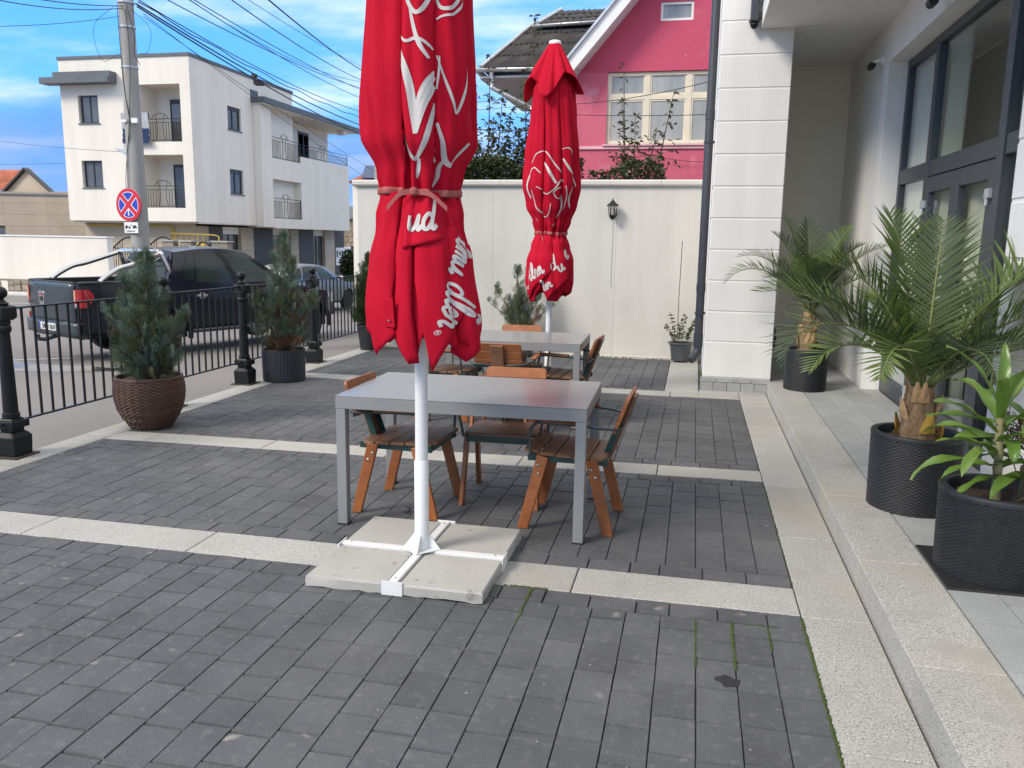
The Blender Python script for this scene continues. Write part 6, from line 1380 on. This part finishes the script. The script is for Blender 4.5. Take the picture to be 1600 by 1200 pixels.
MB().tube([(-2.72, -.75, .42), (-2.72, .75, .42)], .035, 10).tube([(-2.72, -.05, .42), (-2.95, -.02, .36), (-3.05, -.02, .38)], .03, 8).lathe([(.03, -.03), (.03, .03), (.001, .035)], 10, (-3.05, -.02, .42)).build('tow_bar', K['steel'], T, smooth=50)
# cab
belt = [(-1.30, .80, 1.235), (-.6, .81, 1.13), (.4, .815, 1.115), (1.18, .79, 1.09)]; roof = [(-1.08, .60, 1.70), (-.6, .615, 1.755), (-.1, .62, 1.755), (.30, .60, 1.70)]
def curve(tab, t):
    P = catmull(tab, 10); f = t * (len(P) - 1); i = min(int(f), len(P) - 2); return P[i].lerp(P[i + 1], f - i)
def side_pt(t, s, sg, o=0):
    a, b = curve(belt, t), curve(roof, t); p = a.lerp(b, s); p.y += .035 * math.sin(PI * s) + o; return (p.x, p.y * sg, p.z)
m = MB(); NT = 24
for sg_ in (-1, 1): m.grid([[side_pt(k / NT, s, sg_) for s in [j / 8 for j in range(9)]] for k in range(NT + 1)])
rows = []
for k in range(NT + 1):
    a = side_pt(k / NT, 1, 1); rows.append([(a[0] + (.05 * (1 - q * q) if k == NT else 0), a[1] * q, a[2] + .035 * (1 - q ** 4)) for q in (-1, -.9, -.5, 0, .5, .9, 1)])
m.grid(rows)
fr_ = [[(side_pt(1, s, 1)[0] + .20 * (1 - q * q) * (1 - s * .6), side_pt(1, s, 1)[1] * q, side_pt(1, s, 1)[2] + .035 * (1 - q ** 4) * s) for q in (-1, -.5, 0, .5, 1)] for s in (0, .25, .5, .75, 1)]; m.grid(fr_)
m.grid([[(side_pt(0, s, 1)[0] - .02, side_pt(0, s, 1)[1] * q, side_pt(0, s, 1)[2] + .035 * (1 - q ** 4) * s) for q in (-1, -.5, 0, .5, 1)] for s in (0, .25, .5, .75, 1)])
m.build('cab', K['carpaint'], T, smooth=35)
def side_glass(t0, t1, s0, s1, sg_, slant0=0, slant1=0, name='side_window'):
    NN = 10; return MB().grid([[side_pt((t0 + slant0 * s) + ((t1 + slant1 * s) - (t0 + slant0 * s)) * k / NN, s, sg_, .006) for s in [s0 + (s1 - s0) * j / 6 for j in range(7)]] for k in range(NN + 1)]).build(name, K['frontglass' if t0 > .5 else 'carglass'], T, smooth=60)
for sg_ in (-1, 1):
    side_glass(.10, .22, .14, .86, sg_, .05, .02); side_glass(.24, .52, .10, .88, sg_, .01, .0); side_glass(.56, .93, .10, .88, sg_, 0, -.06)
    d = MB()
    for t in (.545, .055): pass
    for t_, nm_ in ((.54, 0),): d.grid([[side_pt(t_ + dt, s, sg_, .008) for s in (.05, .5, .92)] for dt in (-.012, .012)])
    d.build('door_pillar', K['blackpl'], T)
    # door seams, handles, mirror, sill bar
    m = MB()
    for x0, xa, zt in ((-1.02, -1.14, 1.16), (.02, .02, 1.10), (1.12, 1.12, 1.06)):
        pts = []
        for j in range(9):
            u = j / 8; z = .50 + (zt - .50) * u; xx = (x0 if x0 > -1 else (-.90 - .32 * u ** 1.2)) ; h = half(xx) * (1 - .10 * (1 - u) ** 2.2 * .6 - .05 * max(0, u - .55) ** 2 * 4) + .002; pts.append((xx, sg_ * h, z))
        m.tube(pts, .006, 4)
    m.build('door_seam', K['blackpl'], T)
    for hx in (-.74, .38):
        h = MB().lathe([(.062, 0), (.056, .012), (.03, .006)], 20, (hx, sg_ * .868, .985), 'y').build('door_handle', K['chrome'], T, smooth=50); MB().cb((hx - .02, sg_ * .900, .985), (.21, .022, .030)).build('grip', K['chrome'], h, bevel=.008, seg=2)
    MB().cb((1.02, sg_ * .99, 1.17), (.10, .20, .17)).build('mirror', K['carpaint'], T, bevel=.03, seg=3)
    MB().tube([(-.95, sg_ * .86, .40), (.95, sg_ * .86, .40)], .035, 10).build('side_step', K['cardust'], T)
    MB().grid([[(2.06 + .30 * q - .0, sg_ * (half(2.06 + .30 * q) * .985 + .006), z) for q in (0, .5, 1)] for z in (.72, .80, .90)]).build('headlight', K['chrome'], T, smooth=60)
MB().grid([[(side_pt(0, s, 1)[0] - .028, side_pt(0, s, 1)[1] * q, side_pt(0, s, 1)[2] + .02 * s) for q in (-.86, 0, .86)] for s in (.12, .5, .85)]).build('rear_window', K['carglass'], T)
MB().grid([[(side_pt(1, s, 1)[0] + .20 * (1 - q * q) * (1 - s * .6) + .008, side_pt(1, s, 1)[1] * q, side_pt(1, s, 1)[2] + .035 * (1 - q ** 4) * s + .004) for q in (-.9, -.45, 0, .45, .9)] for s in (.06, .35, .65, .93)]).build('windscreen', K['carglass'], T, smooth=60)
m = MB()
for s in (-1, 1):
    m.tube(catmull([(-2.42, s * .76, 1.25), (-2.30, s * .75, 1.34), (-2.08, s * .735, 1.455), (-1.85, s * .71, 1.51), (-1.35, s * .63, 1.675)], 6), .040, 12)
    m.tube([(-1.16, s * .74, 1.24), (-1.30, s * .63, 1.66)], .040, 12); m.tube([(-1.30, s * .62, 1.62), (-1.22, s * -.55, 1.27)], .010, 6)
m.tube(catmull([(-1.30, -.64, 1.65), (-1.31, -.60, 1.695), (-1.32, -.5, 1.705), (-1.32, .5, 1.705), (-1.31, .60, 1.695), (-1.30, .64, 1.65)], 4), .042, 12)
m.build('roll_bar', K['chrome'], T, smooth=50)

# silver hatchback beyond the pickup
V = empty('hatchback_car', 'silver grey hatchback parked behind the pickup', 'car', (-11.75, 23.65, -.63), R(80.9)); V.scale = (.985, .985, .985)
half2 = lambda x: .83 - .10 * smooth01(-1.6, -1.92, x) - .22 * smooth01(1.4, 1.92, x)
top2 = lambda x: .98 - .03 * smooth01(-1.2, .6, x) - .12 * smooth01(.7, 1.5, x) - .16 * smooth01(1.45, 1.92, x)
m, xs_, b2 = car_body(V, None, -1.90, 1.90, lambda x: .30, top2, half2, [(-1.22, .30), (1.22, .30)], .36, mat_='silver')
m.grid([[(x, half2(x) * .95 * q, top2(x) + .05 * (1 - q * q)) for q in (-1, -.6, 0, .6, 1)] for x in xs_ if x > .5])
m.grid([[(1.90 + .05 * (1 - q * q), half2(1.9) * q, z) for q in (-1, -.5, 0, .5, 1)] for z in (.3, .5, .70)]); m.grid([[(-1.90 - .03 * (1 - q * q), half2(-1.9) * q, z) for q in (-1, -.5, 0, .5, 1)] for z in (.3, .6, .98)])
m.build('body', K['silver'], V, smooth=40)
belt = [(-1.88, .70, .98), (-1.0, .76, .985), (.1, .77, .96), (1.0, .70, .90)]; roof = [(-1.55, .54, 1.36), (-.9, .58, 1.45), (-.2, .58, 1.44), (.28, .54, 1.37)]
m = MB()
for sg_ in (-1, 1): m.grid([[side_pt(k / NT, s, sg_) for s in [j / 6 for j in range(7)]] for k in range(NT + 1)])
m.grid([[(side_pt(k / NT, 1, 1)[0], side_pt(k / NT, 1, 1)[1] * q, side_pt(k / NT, 1, 1)[2] + .03 * (1 - q ** 4)) for q in (-1, -.8, 0, .8, 1)] for k in range(NT + 1)])
for t_, e in ((1, .18), (0, -.04)): m.grid([[(side_pt(t_, s, 1)[0] + e * (1 - q * q), side_pt(t_, s, 1)[1] * q, side_pt(t_, s, 1)[2] + .03 * (1 - q ** 4) * s) for q in (-1, -.5, 0, .5, 1)] for s in (0, .35, .7, 1)])
m.build('cabin', K['silver'], V, smooth=40)
_T = T; T = V
for sg_ in (-1, 1):
    side_glass(.13, .24, .12, .86, sg_, .05, .02); side_glass(.27, .52, .10, .90, sg_, .02, .0); side_glass(.55, .90, .10, .90, sg_, 0, -.06)
    for c in (-1.22, 1.22): wheel(V, c, sg_ * .72, .30, .30, .19, sg_)
    MB().cb((.72, sg_ * .90, 1.02), (.08, .16, .13)).build('mirror', K['silver'], V, bevel=.03, seg=2)
    MB().grid([[(1.5 + .28 * q, sg_ * (half2(1.5 + .28 * q) * .985 + .008), z) for q in (0, .5, 1)] for z in (.62, .70, .78)]).build('headlight', K['chrome'], V)
    MB().grid([[(-1.88 + .12 * q, sg_ * (half2(-1.88 + .12 * q) * .985 + .008), z) for q in (0, .5, 1)] for z in (.72, .9, .97)]).build('tail_light', K['redlens'], V)
    MB().tube([(-.1, sg_ * .825, .32), (-.08, sg_ * .822, .96)], .005, 4).build('door_seam', K['blackpl'], V)
    for hx in (-.55, .45): MB().cb((hx, sg_ * .83, .84), (.16, .03, .025)).build('door_handle', K['silver'], V)
MB().grid([[(side_pt(1, s, 1)[0] + .18 * (1 - q * q) + .008, side_pt(1, s, 1)[1] * q, side_pt(1, s, 1)[2] + .03 * (1 - q ** 4) * s + .004) for q in (-.88, 0, .88)] for s in (.06, .5, .93)]).build('windscreen', K['carglass'], V)
MB().grid([[(side_pt(0, s, 1)[0] - .04 * (1 - q * q) - .008, side_pt(0, s, 1)[1] * q, side_pt(0, s, 1)[2] + .02 * s) for q in (-.85, 0, .85)] for s in (.1, .5, .9)]).build('rear_window', K['carglass'], V)
m = MB()
for s in (-1, 1):
    for c in (-1.22, 1.22): m.bx(c - .4, c + .4, min(s * .4, s * .74), max(s * .4, s * .74), .25, .72)
m.bx(-1.7, 1.7, -.4, .4, .2, .4).build('underbody', K['blackpl'], V)
# far vans by the stone house
for nm_, x, y, mt, lb in (('delivery_van', -28.4, 66, 'redcar', 'red box van far down the road beside the apartment block'), ('small_van', -25.6, 58.5, 'wht', 'white small van half hidden by a dark bush far down the road')):
    v = empty(nm_, lb, 'van', (x, y, -.95), R(85)); s = 1.0
    MB().prism([(-2.2, -.9, .4), (2.0, -.9, .4), (2.05, -.9, .95), (1.3, -.9, 1.15), (.9, -.9, 1.9), (-2.2, -.9, 1.95)], (0, 1.8, 0)).build('body', K[mt], v, bevel=.06, seg=2)
    for sg_ in (-1, 1):
        MB().prism([(.1, sg_ * .905, 1.2), (1.1, sg_ * .905, 1.2), (.82, sg_ * .905, 1.75), (.1, sg_ * .905, 1.75)], (0, sg_ * .01, 0)).build('window', K['carglass'], v)
        for c in (-1.4, 1.3): wheel(v, c, sg_ * .8, .33, .33, .2, sg_)
